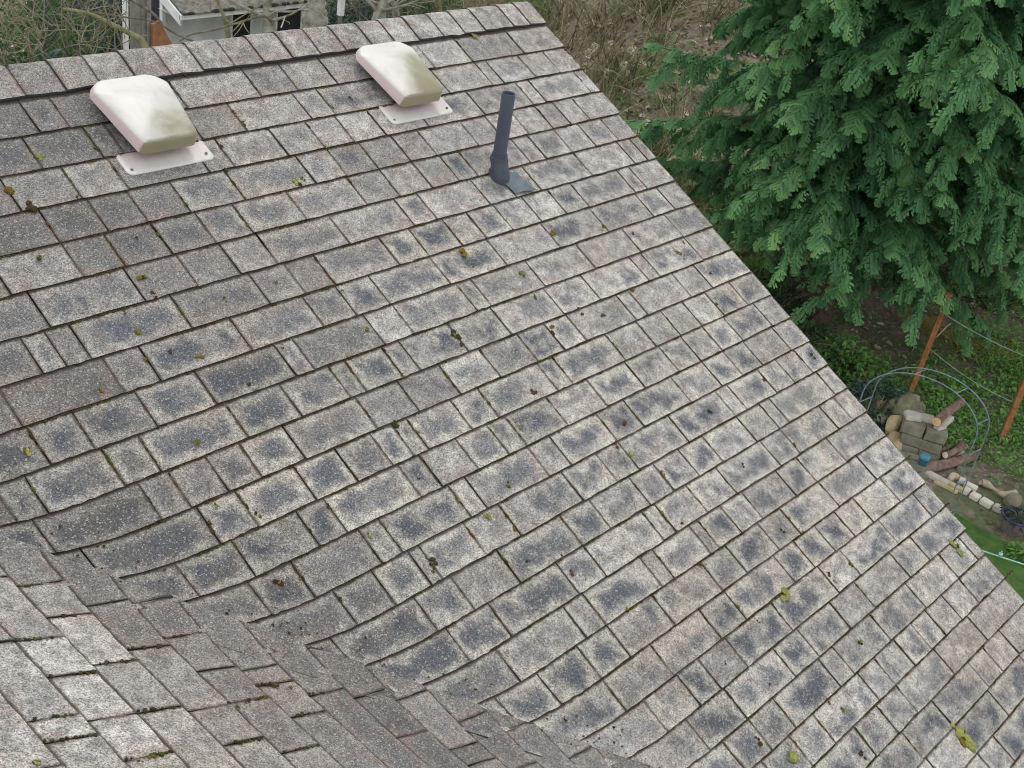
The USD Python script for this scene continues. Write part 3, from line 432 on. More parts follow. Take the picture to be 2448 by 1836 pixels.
def roof_vent(uc, vb, label, algae_shift, seed):
    t = UsdGeom.Xform.Define(stage, path_of('roof_vent', house)); tag(t, label)
    r = np.random.default_rng(seed); t = t.GetPrim()
    # flange tucked under the course above, lying on the shingles
    hw, v0, v1 = .180, (BUTTS[3] - .5) * E, vb * E
    o = rrect(hw, (v1 - v0) / 2, .022); o[:, 1] += (v0 + v1) / 2
    def lift(p): return .0042 + .0068 * (p[:, 1] - BUTTS[3] * E) / (.72 * E)
    rings = []
    for sc, dn in ((0, -.004), (0, .0), (.004, .0025), (.016, .0025), (.022, .0005), (.05, .0005)):
        hw2 = rrect(hw - sc, (v1 - v0) / 2 - sc, max(.006, .022 - sc)); hw2[:, 1] += (v0 + v1) / 2
        rings.append(flat(uc * E + hw2[:, 0], hw2[:, 1], lift(hw2) + dn))
    V, F = loft(rings)
    vv = (V @ np.array([0, -CT, -ST])); edgeness = 1 - sstep(0, .09, v1 - vv)
    obj('flange', (V, F), plastic_mat, t, smooth=40, pv=None) if False else obj('flange', (V, F), plastic_mat, t, smooth=True, pv=dict(algae=np.full(len(V), .36), stain_shade=.40 + .9 * sstep(.02, .10, v1 - vv)))  # even stain, plus pinkish shade painted in under the hood
    for sx, dv in ((-.158, .022), (.155, .030)):
        c_ = flat(np.array([uc * E + sx]), np.array([v1 - dv]), np.array([.0125]))[0]
        obj('screw', (c_ + iv0 * .0055, if0), throat_mat, t, smooth=True)
    # throat under the hood
    rings = []
    for n_ in (.004, .062):
        q_ = rrect(.092, .115, .02); rings.append(flat(uc * E + q_[:, 0], q_[:, 1] + (vb - 1.62) * E, np.full(len(q_), n_)))
    obj('throat', loft(rings), throat_mat, t, smooth=40)
    # hood: low at the upslope end, rounded shoulders, upright lip at the downslope end
    hb, hf = (vb - 2.62) * E, (vb - .36) * E; hl = (hf - hb) / 2; vc = (hf + hb) / 2; hw = .117
    prof = [(.0, .048), (.0005, .053), (.0025, .075), (.0045, .090), (.008, .0965), (.015, .1005), (.030, .1045), (.055, .108), (.085, .110), (.112, .1107)]
    rings, al, st_ = [], [], []
    for ins, n_ in prof:
        q_ = rrect2(hw - ins, hl - ins * 1.25, max(.004, .050 - ins * .5), max(.004, .019 - ins * .12)); y_ = q_[:, 1]
        f_ = np.clip((y_ + hl) / (2 * hl), 0, 1); back = 1 - f_
        top = .048 + (n_ - .048) * (1 - .52 * back ** 1.7)
        x_ = q_[:, 0] * (1 + .40 * back); cr = (1 - (q_[:, 0] / hw) ** 2)
        yy = y_ + .010 * cr * sstep(.9, 1, f_) - .030 * cr * sstep(.12, 0, f_)
        rings.append(flat(uc * E + x_, vc + yy, top + .007 * cr * (n_ > .085) * sstep(.0, .5, f_)))
        front = sstep(.955, .985, f_)
        al.append(np.clip(front * 1.9 + .38 + (1 - front) * sstep(.35, 1.0, f_) * .75 * sstep(-.10, .0, q_[:, 0]) + algae_shift * sstep(-.03, .05, q_[:, 0]) * sstep(.1, .4, f_), 0, 2.0))
        st_.append(np.clip((ins < .007) * (1 - front) * sstep(-.08, -.115, q_[:, 0]) * 1.2 + .15, 0, 1.5))  # pinkish shade of the left side painted into the plastic
    V, F = loft(rings)
    al = np.r_[np.concatenate(al), .35 + algae_shift]; st_ = np.r_[np.concatenate(st_), .1]
    # inner lip so that the shell has thickness
    q_ = rrect2(hw - .004, hl - .005, .046, .016); f_ = np.clip((q_[:, 1] + hl) / (2 * hl), 0, 1)
    inner = [rings[0], flat(uc * E + q_[:, 0] * (1 + .40 * (1 - f_)), vc + q_[:, 1], np.full(len(q_), .0475)), flat(uc * E + q_[:, 0] * (.9 + .15 * (1 - f_)), vc + q_[:, 1] * .9, np.full(len(q_), .062))]
    Vi, Fi = loft(inner); Fi = Fi[:, ::-1]
    V2, F2 = cat_([(V, F), (Vi, Fi)]); z = np.zeros(len(Vi))
    obj('hood', (V2, F2), plastic_mat, t, smooth=True, pv=dict(algae=np.r_[al, z], stain_shade=np.r_[st_, z + .5]))
roof_vent(-16.72, 3.93, 'larger cream plastic roof vent left of the other, near the ridge', .0, 3)
roof_vent(-8.09, 3.99, 'cream plastic roof vent with green algae on its top, left of the pipe', .55, 4)
# plumbing vent pipe
vp = UsdGeom.Xform.Define(stage, path_of('vent_pipe', house)).GetPrim(); tag(vp, 'dark blue grey plastic vent pipe with rubber boot and flashing')
pipe_mat = noisy('pipe_plastic', (.036, .046, .064), (.050, .062, .082), scale=6, rough=.55, bump=.05, spec=.4)
boot_mat = noisy('pipe_boot_rubber', (.040, .050, .064), (.062, .074, .088), scale=9, rough=.7, bump=.2)
flash_mat = noisy('lead_flashing', (.060, .082, .098), (.125, .150, .165), scale=16, rough=.6, bump=.3)
PU, PV = -7.05 * E, 6.52 * E
pb = np.array([PU, -PV * CT, -PV * ST]); R_ = .0290; Htop = .368
ang = np.arange(40) * 2 * np.pi / 40
def ringz(r, z): return np.stack([pb[0] + r * np.cos(ang), pb[1] + r * np.sin(ang), np.full(40, pb[2] + z)], -1)
obj('pipe', loft([ringz(R_ - .006, .02), ringz(R_ - .006, Htop - .10), ringz(R_ - .004, Htop - .003), ringz(R_ - .003, Htop), ringz(R_ - .001, Htop), ringz(R_, Htop - .002), ringz(R_, -.01)], cap=False), pipe_mat, vp, smooth=50)
obj('pipe_bottom', loft([ringz(R_ - .0065, .10), ringz(.001, .10)]), deck_mat, vp)
# boot: leaning cone frustum from the slope up to a collar round the pipe
def ring_slope(r1, r2, n, dv=0.0): return np.stack([np.full(40, 0.0)] * 3, -1) + flat(PU + r1 * np.cos(ang), PV + dv + r2 * np.sin(-ang), np.full(40, n))
rg = [ring_slope(.0435, .051, .009, .008), ring_slope(.042, .049, .03, .007)]
base = ring_slope(.0415, .048, .035, .006); topz = ringz(.0385, .076)
for k in np.linspace(0, 1, 5)[1:]: rg.append(base * (1 - k) + topz * k)
rg += [ringz(.0395, .080), ringz(.0395, .086), ringz(.0365, .089), ringz(.0340, .091), ringz(.0345, .102), ringz(.033, .105), ringz(.0291, .105)]
obj('boot', loft(rg, cap=False), boot_mat, vp, smooth=50)
fa, ft = np.meshgrid(np.linspace(-.02, .105, 13), np.linspace(.0, .118, 11), indexing='ij')
fn_ = .0185 + .004 * np.sin(fa * 60) * sstep(.06, .118, ft) + .007 * sstep(.085, .118, ft) * sstep(-.02, .1, fa)
sq_ = fa * (1 - .10 * sstep(.0, .118, ft)) + .25 * ft * 0
fv = flat(PU + sq_ + .03 * sstep(.02, .118, ft), PV + ft + .012 * (fa / .1), fn_).reshape(-1, 3); fb = fv - NA * .0035
i, j = np.meshgrid(np.arange(12), np.arange(10), indexing='ij'); fq = np.stack([i * 11 + j, i * 11 + j + 1, (i + 1) * 11 + j + 1, (i + 1) * 11 + j], -1).reshape(-1, 4)
rim = [c * 11 + 10 for c in range(13)]; rim = [c for c in range(11)] + [c * 11 + 10 for c in range(1, 13)] + [12 * 11 + c for c in range(9, -1, -1)]
k = np.arange(len(rim) - 1); rim = np.array(rim); nf = len(fv)
obj('flashing', (np.vstack([fv, fb]), np.vstack([tri(fq), tri(np.stack([rim[k], rim[k] + nf, rim[k + 1] + nf, rim[k + 1]], 1))])), flash_mat, vp, smooth=30)

# moss and litter caught on the roof
moss_cols = {'y': (.135, .105, .016), 'g': (.058, .075, .014), 'l': (.20, .21, .06), 'b': (.052, .036, .015), 'o': (.095, .048, .024)}
mparts, mrnd = [], []
ico = trimesh.creation.icosphere(1); iv, ifc = np.array(ico.vertices), np.array(ico.faces); ico1 = trimesh.creation.icosphere(0); iv1, if1 = np.array(ico1.vertices), np.array(ico1.faces)
def add_blob(p, r, n_, col, squash=.55, small=False, along=None):
    b, ff = (iv1, if1) if small else (iv, ifc)
    o = rng.uniform(-99, 99, 3); vv = b * (1 + .55 * (2 * np.array(meshkit.fbm(b * 1.8 + o)).reshape(-1, 1) - 1))
    ax = np.cross(n_, [1, 0, 0] if abs(n_[0]) < .9 else [0, 1, 0]); ax /= np.linalg.norm(ax); ay = np.cross(n_, ax)
    th = rng.uniform(0, 6.28) if along is None else 0
    if along is not None: ax = along / np.linalg.norm(along); ay = np.cross(n_, ax)
    e1, e2 = math.cos(th) * ax + math.sin(th) * ay, -math.sin(th) * ax + math.cos(th) * ay
    k1 = rng.uniform(.9, 1.3) if along is None else 1.7; k2 = rng.uniform(.7, 1.) if along is None else .6
    mparts.append((p + r * (vv[:, :1] * k1 * e1 + vv[:, 1:2] * k2 * e2 + vv[:, 2:] * squash * n_), ff)); mrnd.append(np.tile(np.array(col) * rng.uniform(.75, 1.25), (len(b), 1)))
down = np.array([0, -CT, -ST])
for (mx, my, mz, r, c) in MOSS:
    p = np.array([mx, my, mz]); side = (mx + my < VAL - .01); n_ = NB if side else NA
    nb = 5 if r > .02 else 3
    if c == 'l': nb = 7
    if r > .045: nb = 26
    for _ in range(nb):
        al = rng.random() < .6
        off = (rng.normal(0, r * .55) * (np.array([ST * 0 + CT, 0, -ST]) if side else down) + rng.normal(0, r * .28) * np.array([0 if side else 1, 1 if side else 0, 0]))
        rr = min(r, .03) * rng.uniform(.30, .58)
        cc = moss_cols[c] if rng.random() < .75 else moss_cols[rng.choice(list('yb'))]
        add_blob(p + off + n_ * (.010 + .002 * rng.random()), rr, n_, cc, .18 if c == 'l' else .45)
# thin dark moss along random joints and butts
for k in range(2, NROW):
    js = JOINTS.get(k, [])
    for x in js:
        if rng.random() < .85:
            for _ in range(rng.integers(3, 10)):
                v_ = (BUTTS[k - 1] + (BUTTS[k] - BUTTS[k - 1]) * rng.uniform(.1, .98)) * E
                add_blob(np.array([x * E + rng.normal(0, .0015), -v_ * CT, -v_ * ST]) + NA * .006, rng.uniform(.0032, .0085), NA, moss_cols[rng.choice(list('bbbgo'))], .7, True, down)
    for _ in range(int(26)):
        v_ = BUTTS[k] * E; u_ = rng.uniform(max(-24 * E, VAL + v_ * CT + .1), 0)
        L = rng.uniform(.02, .10)
        for q_ in np.arange(0, L, .007):
            add_blob(np.array([u_ + q_, -v_ * CT, -v_ * ST]) + NA * .0045 + down * rng.uniform(.000, .006), rng.uniform(.0025, .0055), NA, moss_cols[rng.choice(list('bbbbgo'))], .7, True)
for k in range(6, 22):
    for x in JOINTS_SIDE.get(k, []):
        for _ in range(9):
            s_ = (k - 1 + .09 + rng.uniform(.0, .98)) * E
            add_blob(np.array([VAL + s_ * CT, x * E + rng.normal(0, .002), -s_ * ST]) + NB * .009, rng.uniform(.003, .007), NB, moss_cols[rng.choice(list('bbbg'))], .7, True)
for _ in range(170):
    x_ = rng.uniform(-3.75, -2.2); y_ = VAL - x_ + rng.normal(.02, .06); zz_ = smax(y_ * TT, (VAL - x_) * TT) + .011
    add_blob(np.array([x_, y_, zz_]), rng.uniform(.0018, .005), np.array([0, 0, 1.0]), moss_cols[rng.choice(list('bbbbog'))], .6, True)
v, f = cat_(mparts)
moss_mat = M('moss', {'a': ('attribute', {'attribute': 'tint'}), 'g': ('geometry', {}), 'n': ('noise_texture', {'scale': 300.0, 'detail': 3.0}), 'nm': mr(.3, .7, .55, 1.4), 'mm': ('vector_math', {'math_type': 'scale'}),
    'bp': ('bump', {'strength': .8, 'distance': .004}), 'p': princ(roughness=.95, specular_ior_level=.1)},
    [('g.position', 'n.vector'), ('a.vector', 'mm.vector1'), ('n.fac', 'nm.value'), ('nm.result', 'mm.scale'), ('mm.vector', 'p.base_color'), ('n.fac', 'bp.height'), ('bp.normal', 'p.normal')])
obj('moss', (v, f), moss_mat, smooth=True, pv=dict(tint=np.vstack(mrnd)), label='yellow green and brown moss tufts along the shingle joints', cat='moss', kind='stuff')

# ------------------------------------------------------------------ trees and plants
def nz(p): return 2 * np.array(meshkit.fbm(np.asarray(p, float))) - 1
def leaf_mat(name, ramp, transl=0.3, rough=0.6):
    return M(name, {'a': ('attribute', {'attribute': 'tone'}), 'g': ('geometry', {}), 'n': ('noise_texture', {'scale': 3.0, 'detail': 3.0}), 's': math_('multiply_add', value2=0.35, value3=-0.175), 'ad': math_('add'),
        'r': ('rgb_ramp', {'ramp': ramp}), 'p': princ(roughness=rough, specular_ior_level=0.25), 't': ('translucent_bsdf', {}), 'm': ('mix_closure', {'fac': transl})},
        [('g.position', 'n.vector'), ('n.fac', 's.value1'), ('a.fac', 'ad.value1'), ('s.value', 'ad.value2'), ('ad.value', 'r.fac'), ('r.color', 'p.base_color'), ('r.color', 't.color'), ('p.BSDF', 'm.closure1'), ('t.BSDF', 'm.closure2')], surface='m.closure')
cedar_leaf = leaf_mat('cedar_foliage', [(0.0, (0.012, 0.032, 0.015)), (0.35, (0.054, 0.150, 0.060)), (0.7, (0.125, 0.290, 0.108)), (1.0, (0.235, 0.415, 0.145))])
bark_mat = noisy('cedar_bark', (.045, .030, .022), (.11, .075, .055), scale=14, rough=.9, bump=.8, bscale=25, bdist=.02)
def norm(a): return a / (np.linalg.norm(a, axis=-1, keepdims=True) + 1e-12)
# one flat drooping spray of scale leaves, along +x
def make_spray(seed, nl=9):
    """flat fan of short rounded lobes, drooping at its edge"""
    r = np.random.default_rng(seed); V, F, T = [], [], []
    def lobe(b, d, L, wd, t0):
        pz = np.array([-d[1], d[0], 0]) * wd; n = len(V)
        V.extend([b, b + d * L * .38 + pz, b + d * L * .8 + pz * .8, b + d * L, b + d * L * .8 - pz * .8, b + d * L * .38 - pz])
        F.extend([[n, n + 1, n + 5], [n + 1, n + 2, n + 4], [n + 1, n + 4, n + 5], [n + 2, n + 3, n + 4]]); T.extend([t0, t0 + .2, t0 + .5, t0 + .7, t0 + .5, t0 + .2])
    for i in range(nl):
        x0 = (i + .3) / (nl + .1); env = math.sin(math.pi * min(1, .26 + .68 * x0)) ** .8
        for s in (-1, 1):
            an = math.radians(r.uniform(42, 66) * (1 - .35 * x0)); d = np.array([math.cos(an), s * math.sin(an), 0]); b = np.array([x0, 0, r.uniform(-.02, .02)])
            R = .46 * env * r.uniform(.75, 1.15)
            lobe(b, d, R * .62, .062 * r.uniform(.8, 1.2), .1)
            for m in (.45, .8):         # side lobes of the branchlet
                a2 = an * (.25 if m < .5 else 1.45); d2 = np.array([math.cos(a2), s * math.sin(a2), 0])
                lobe(b + d * R * m * .8 + [0, 0, r.uniform(-.03, .02)], d2, R * .48 * r.uniform(.8, 1.2), .052 * r.uniform(.8, 1.2), .3)
    lobe(np.array([.9, 0, 0]), np.array([1.0, 0, 0]), .2, .05, .4)
    V = np.array(V, float); V[:, 2] -= .40 * V[:, 0] ** 2 + 1.15 * V[:, 1] ** 2 + r.normal(0, .012, len(V))
    return V, np.array(F), np.array(T, float)
SPRAYS = [make_spray(s) for s in range(5)]
def place(protos, pos, xd, zd, size, tone, r):
    """many copies of the prototypes as one array"""
    Vs, Fs, Ts, n = [], [], [], 0
    xd = norm(xd); yd = norm(np.cross(zd, xd)); zd = np.cross(xd, yd)
    pick = r.integers(0, len(protos), len(pos))
    for k, (v, f, t) in enumerate(protos):
        s = pick == k; m = s.sum()
        if not m: continue
        P = pos[s][:, None] + size[s][:, None, None] * (v[None, :, :1] * xd[s][:, None] + v[None, :, 1:2] * yd[s][:, None] + v[None, :, 2:] * zd[s][:, None])
        Vs.append(P.reshape(-1, 3)); Fs.append((f[None] + (np.arange(m) * len(v))[:, None, None] + n).reshape(-1, 3)); Ts.append((tone[s][:, None] + .32 * t[None]).ravel()); n += m * len(v)
    return np.vstack(Vs), np.vstack(Fs), np.concatenate(Ts)
LEVELS = np.linspace(-.15, .75, 7)
def spray_crown(parent, pos, xd, zd, size, tone, r):
    pi = UsdGeom.PointInstancer.Define(stage, path_of('crown', parent)); tag(pi, kind='stuff')
    for lv in LEVELS:
        for v, f, t in SPRAYS: pi.CreatePrototypesRel().AddTarget(obj('spray', (v, f), cedar_leaf, pi.GetPrim(), pv=dict(tone=lv + .36 * t)).GetPath())
    xd = norm(xd); yd = norm(np.cross(zd, xd)); zd = np.cross(xd, yd)
    from scipy.spatial.transform import Rotation
    q_ = Rotation.from_matrix(np.stack([xd, yd, zd], -1)).as_quat()
    k = np.clip(np.round((tone - LEVELS[0]) / (LEVELS[1] - LEVELS[0])), 0, len(LEVELS) - 1).astype(int) * len(SPRAYS) + r.integers(0, len(SPRAYS), len(pos))
    pi.CreateProtoIndicesAttr(Vt.IntArray.FromNumpy(k.astype(np.int32))); pi.CreatePositionsAttr(Vt.Vec3fArray.FromNumpy(pos.astype(np.float32)))
    pi.CreateScalesAttr(Vt.Vec3fArray.FromNumpy(np.repeat(size[:, None], 3, 1).astype(np.float32))); pi.CreateOrientationsAttr(Vt.QuathArray.FromNumpy(q_.astype(np.float16)))
def cedar(x, y, h, R0, nl, seed, label, first=.5, dark=0.0, sector=None):
    r = np.random.default_rng(seed); z0 = float(ground_z(np.array([x]), np.array([y]))[0]) - .1
    t = thing('cedar_tree', label, 'tree', None, (x, y, z0))
    zz = np.linspace(0, h, 16); tr = .17 * (1 - zz / (h * 1.03)) + .06 * np.exp(-zz / .35)
    obj('trunk', tube(np.stack([.04 * np.sin(zz), .04 * np.cos(zz * .8) - .04, zz], -1), tr, 12), bark_mat, t, smooth=True)
    pos, xd, zd, sz, tone, limbs = [], [], [], [], [], []
    for k in range(nl):
        f = (k + r.uniform(0, 1)) / nl; hz = first + (h - first - .1) * f ** 1.15
        az = k * 2.399 + r.uniform(-.5, .5)
        L = R0 * (1 - (hz / h) ** 1.8 * .9) * r.uniform(.55 + .2 * (hz > 2.4), 1.10) * (.45 + .55 * sstep(.8, 2.4, hz))
        if L < .25 or (hz > 5.6 and k % 2): continue
        d = np.array([math.cos(az), math.sin(az), 0]); bend = r.uniform(-.8, .8); tt = np.linspace(0, 1, 14)
        if hz < 4.4 and d[0] < -.25: L *= .66
        side = np.array([-d[1], d[0], 0])
        rise, drop = r.uniform(.05, .42), r.uniform(.38, .75)
        C = np.array([0, 0, hz]) + tt[:, None] * L * d + (bend * L * .5 * tt ** 2)[:, None] * side
        C[:, 2] += L * (rise * tt - drop * tt ** 2 + .16 * tt ** 4)
        limbs.append(tube(C, .016 * (1 - tt) * (L / R0) + .003, 5, False))
        def cpt(u):
            q_ = np.array([np.interp(u, tt, C[:, a]) for a in range(3)]).T; e = .02
            q2 = np.array([np.interp(np.minimum(u + e, 1), tt, C[:, a]) for a in range(3)]).T; q1 = np.array([np.interp(u - e, tt, C[:, a]) for a in range(3)]).T
            return q_, norm(q2 - q1)
        lt = r.uniform(-.12, .12) - dark
        # sprays straight on the limb's outer part: the pale ridge of the limb
        n1 = int(L * 24); u = np.sort(r.uniform(.12, 1, n1)); q_, tg = cpt(u); s = np.where(np.arange(n1) % 2, 1, -1)
        lat = norm(np.cross(tg, [0, 0, 1.0])) * s[:, None]
        dd = norm(tg * r.uniform(.5, 1.1, (n1, 1)) + lat * r.uniform(.5, 1.0, (n1, 1)) + np.array([0, 0, 1]) * r.uniform(-.30, .25, (n1, 1)))
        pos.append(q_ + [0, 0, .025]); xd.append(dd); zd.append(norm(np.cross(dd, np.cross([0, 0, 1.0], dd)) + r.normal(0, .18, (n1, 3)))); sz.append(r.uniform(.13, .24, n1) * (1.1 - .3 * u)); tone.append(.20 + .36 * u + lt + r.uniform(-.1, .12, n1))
        # secondary branchlets hanging to both sides
        for m in range(int(L * 8)):
            ub = r.uniform(.12, .97); q0, tg = cpt(np.array([ub])); q0, tg = q0[0], tg[0]; s = 1 if m % 2 else -1
            lt2 = norm(np.cross(tg, [0, 0, 1.0])) * s
            Lb = (.20 + .26 * L * (1 - .55 * ub)) * r.uniform(.55, 1.1)
            bd = norm(tg * r.uniform(.35, .9) + lt2 * r.uniform(.6, 1.) - np.array([0, 0, r.uniform(.0, .35)]))
            nb = max(3, int(Lb * 15)); w_ = np.linspace(.15, 1, nb); qq = q0 + bd * (Lb * w_)[:, None] - np.array([0, 0, 1]) * (Lb * .30 * w_ ** 2)[:, None]
            s2 = np.where(np.arange(nb) % 2, 1, -1); tb = norm(bd[None] - np.array([0, 0, 1]) * (.45 * w_)[:, None]); l2 = norm(np.cross(tb, [0, 0, 1.0])) * s2[:, None]
            dd = norm(tb * r.uniform(.5, 1.1, (nb, 1)) + l2 * r.uniform(.3, .8, (nb, 1)) - np.array([0, 0, 1]) * r.uniform(-.15, .40, (nb, 1)))
            pos.append(qq); xd.append(dd); zd.append(norm(np.cross(dd, np.cross([0, 0, 1.0], dd)) + r.normal(0, .20, (nb, 3)) + .35 * l2)); sz.append(r.uniform(.12, .23, nb)); tone.append(.03 + .22 * ub + .20 * w_ + lt + r.uniform(-.1, .1, nb))  # tips paler by growth; inner tone lowered to paint in shaded gaps
    obj('branch', cat_(limbs), bark_mat, t, smooth=True, kind='stuff')
    spray_crown(t, np.vstack(pos), np.vstack(xd), np.vstack(zd), np.concatenate(sz), np.concatenate(tone), r)
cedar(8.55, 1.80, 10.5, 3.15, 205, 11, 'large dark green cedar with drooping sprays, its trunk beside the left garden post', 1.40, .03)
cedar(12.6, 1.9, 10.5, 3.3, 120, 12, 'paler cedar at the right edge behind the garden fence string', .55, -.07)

# broad-leaved shrubs: stems and many small leaves
def leaf_proto(l=1.0, w=.42, fold=.12):
    v = np.array([[0, 0, 0], [.35, w / 2, fold], [.35, -w / 2, fold], [.75, w * .36, fold * .4], [.75, -w * .36, fold * .4], [1, 0, -.12], [.4, 0, 0], [.75, 0, -.03]]) * l
    f = np.array([[0, 6, 1], [0, 2, 6], [6, 3, 1], [6, 7, 3], [6, 2, 4], [6, 4, 7], [7, 5, 3], [7, 4, 5]])
    return v, f, np.array([0, .5, .5, .7, .7, 1, .3, .6])
LEAF = [leaf_proto(), leaf_proto(1, .55, .2), leaf_proto(1, .3, .05)]
STRAP = [leaf_proto(1, .12, .02), leaf_proto(1, .09, .03)]
shrub_green = leaf_mat('shrub_leaves', [(0, (.012, .028, .014)), (.5, (.030, .070, .028)), (1, (.085, .16, .06))])
shrub_blue = leaf_mat('shrub_leaves_blue', [(0, (.014, .030, .024)), (.5, (.035, .068, .052)), (1, (.095, .145, .115))])
weed_green = leaf_mat('weed_leaves', [(0, (.045, .105, .024)), (.5, (.115, .255, .055)), (1, (.21, .38, .10))], .35)
olive_dry = leaf_mat('dry_grass_blades', [(0, (.060, .056, .026)), (.45, (.155, .145, .072)), (.8, (.31, .28, .165)), (1, (.42, .39, .26))], .2, .8)
twig_mat = noisy('twig_bark', (.085, .070, .050), (.19, .165, .12), scale=18, rough=.9, bump=.4)
def shrub(name, label, x, y, w, h, n, mat, ls, seed, z0=None, protos=LEAF, group=None, stems=7, flowers=0):
    r = np.random.default_rng(seed); z0 = float(ground_z(np.array([x]), np.array([y]))[0]) if z0 is None else z0
    t = thing(name, label, 'shrub', group, (x, y, z0))
    st, tips = [], []
    for k in range(stems):
        a, rr = r.uniform(0, 6.28), r.uniform(.2, .85) * w
        e = np.array([rr * math.cos(a), rr * math.sin(a), h * r.uniform(.5, .95)]); c = smooth_curve([[0, 0, -.05], e * [.25, .25, .55], e], 7)
        st.append(tube(c, np.linspace(.012, .004, 7) * (1 + h * .4), 5)); tips.append(e)
    obj('stem', cat_(st), twig_mat, t, smooth=True)
    d = norm(r.normal(0, 1, (n, 3))); d[:, 2] = np.abs(d[:, 2]) * 1.0 - .12; rad = r.uniform(.35, 1, n) ** .5
    lump = 1 + .38 * nz(d * 2.2 + seed)
    p = d * (rad * lump)[:, None] * [w, w, h]; p[:, 2] = np.maximum(p[:, 2], .03)
    xd = norm(d * [1, 1, .4] + r.normal(0, .55, (n, 3)) - [0, 0, .15]); zd = norm(np.array([0, 0, 1.0]) + d * .5 + r.normal(0, .4, (n, 3)))
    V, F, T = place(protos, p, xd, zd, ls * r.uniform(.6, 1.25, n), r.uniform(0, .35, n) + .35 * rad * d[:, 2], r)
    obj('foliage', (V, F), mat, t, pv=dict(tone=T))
    if flowers:
        for k in range(flowers):
            a = r.uniform(0, 6.28); el = r.uniform(.2, 1.4); q_ = np.array([math.cos(a) * math.cos(el) * w, math.sin(a) * math.cos(el) * w, math.sin(el) * h]) * r.uniform(.85, 1.1)
            m = 40; dd = norm(r.normal(0, 1, (m, 3))); rr = r.uniform(.035, .06)
            V, F, T = place(LEAF[1:2], q_ + dd * rr * .55, dd, norm(r.normal(0, 1, (m, 3))), np.full(m, rr * .9), r.uniform(.2, .9, m), r)
            obj('flower_head', (V, F), cream_mat, t, pv=dict(tone=T))
cream_mat = leaf_mat('dried_flower_heads', [(0, (.30, .26, .16)), (.5, (.50, .46, .32)), (1, (.68, .65, .50))], .2)
def gpt(px, py):
    p = at(px, py, G0)
    for _ in range(6): p = at(px, py, float(ground_z(np.array([p[0]]), np.array([p[1]]))[0]))
    return p
p = gpt(1655, 470); shrub('flowering_shrub', 'shrub with cream dried flower heads below the gable edge, nearest the cedar', p[0], p[1], .55, .75, 800, weed_green, .085, 21, flowers=15)
p = gpt(1570, 400); shrub('flowering_shrub', 'shrub with the most cream flower heads, behind the middle of the gable edge', p[0], p[1], .6, .65, 520, shrub_green, .085, 22, flowers=22)
p = gpt(1448, 235); shrub('flowering_shrub', 'small sparse shrub with cream heads near the top of the gable edge', p[0], p[1], .5, .5, 200, olive_dry, .08, 23, flowers=10)
p = gpt(1545, 130); shrub('broadleaf_shrub', 'dark blue green shrub alone on the dry grass bank', p[0], p[1], .75, 1.25, 1500, shrub_blue, .10, 24)
p = gpt(2085, 985); shrub('broadleaf_shrub', 'bluish low shrub beside the stone pile and the gable edge', p[0], p[1], .42, .42, 650, shrub_blue, .075, 25)
p = gpt(1900, 860); shrub('broadleaf_shrub', 'dark green bushy shrub in front of the cedar trunk by the roof edge', p[0], p[1], .62, .60, 1100, shrub_green, .085, 26)
p = gpt(1990, 880); shrub('broadleaf_shrub', 'yellow green low shrub between the cedar trunk and the garden arch', p[0], p[1], .45, .45, 500, weed_green, .09, 27)
p = gpt(1735, 590); shrub('broadleaf_shrub', 'mid green shrub hugging the gable edge left of the cedar', p[0], p[1], .5, .6, 800, weed_green, .075, 28)
p = gpt(1262, 60); shrub('broadleaf_shrub', 'bright green small shrub just beyond the roof peak', p[0], p[1], .5, .75, 450, weed_green, .11, 29)
p = gpt(1690, 30); shrub('broadleaf_shrub', 'green shrub high on the bank left of the cedar top', p[0], p[1], .8, 1.0, 900, shrub_green, .11, 30)

for k, (px, py, w_, h_, n_, mt, lab) in enumerate([(1800, 690, .55, .50, 900, 'w', 'green ivy like shrub at the roof edge below the left side of the cedar'), (1850, 770, .50, .55, 900, 's', 'dark shrub at the roof edge between the ivy like one and the bushy one'),
        (1900, 690, .60, .40, 700, 's', 'low dark undergrowth shrub directly under the cedar crown'), (2060, 900, .40, .35, 500, 'w', 'light green clump at the foot of the left garden post'), (2330, 700, .60, .40, 700, 's', 'dark green undergrowth shrub behind the upper garden string')]):
    p = gpt(px, py); shrub('broadleaf_shrub', lab, p[0], p[1], w_, h_, n_, weed_green if mt == 'w' else shrub_green, .07, 130 + k)

# scattered ground cover (uncountable)
def scatter(n, x0, x1, y0, y1, seed, dens=None):
    r = np.random.default_rng(seed); x, y = r.uniform(x0, x1, n), r.uniform(y0, y1, n)
    k = np.ones(n, bool) if dens is None else r.uniform(0, 1, n) < dens(x, y)
    x, y = x[k], y[k]; return np.stack([x, y, ground_z(x, y)], -1), r
def fwd(x, y): return (x * .675 + y * .53) / .858
litter_mat = leaf_mat('leaf_litter', [(0, (.085, .056, .038)), (.35, (.19, .13, .09)), (.6, (.32, .235, .18)), (.82, (.46, .385, .30)), (1, (.66, .62, .51))], .15, .7)
p, r = scatter(36000, .2, 21, -3.2, 16, 41, lambda x, y: np.clip(.30 + .5 * nz(np.stack([x * .7, y * .7, 0 * x], -1)) + .35 * (fwd(x, y) > 9), .06, 1) * ((x > 7.2) | (y > .2)) + .10 * (x > 6.2))
n = len(p); dd = norm(np.c_[r.normal(0, 1, (n, 2)), r.normal(0, .25, n)])
tn = np.clip(r.normal(.42, .20, n), 0, .75); tn[r.random(n) < .085] = .95
V, F, T = place(LEAF[:2], p + [0, 0, .015], dd, norm(np.c_[r.normal(0, .55, (n, 2)), np.ones(n)]), r.uniform(.05, .115, n) * (1 + .5 * (fwd(p[:, 0], p[:, 1]) > 9)), tn - .16, r)
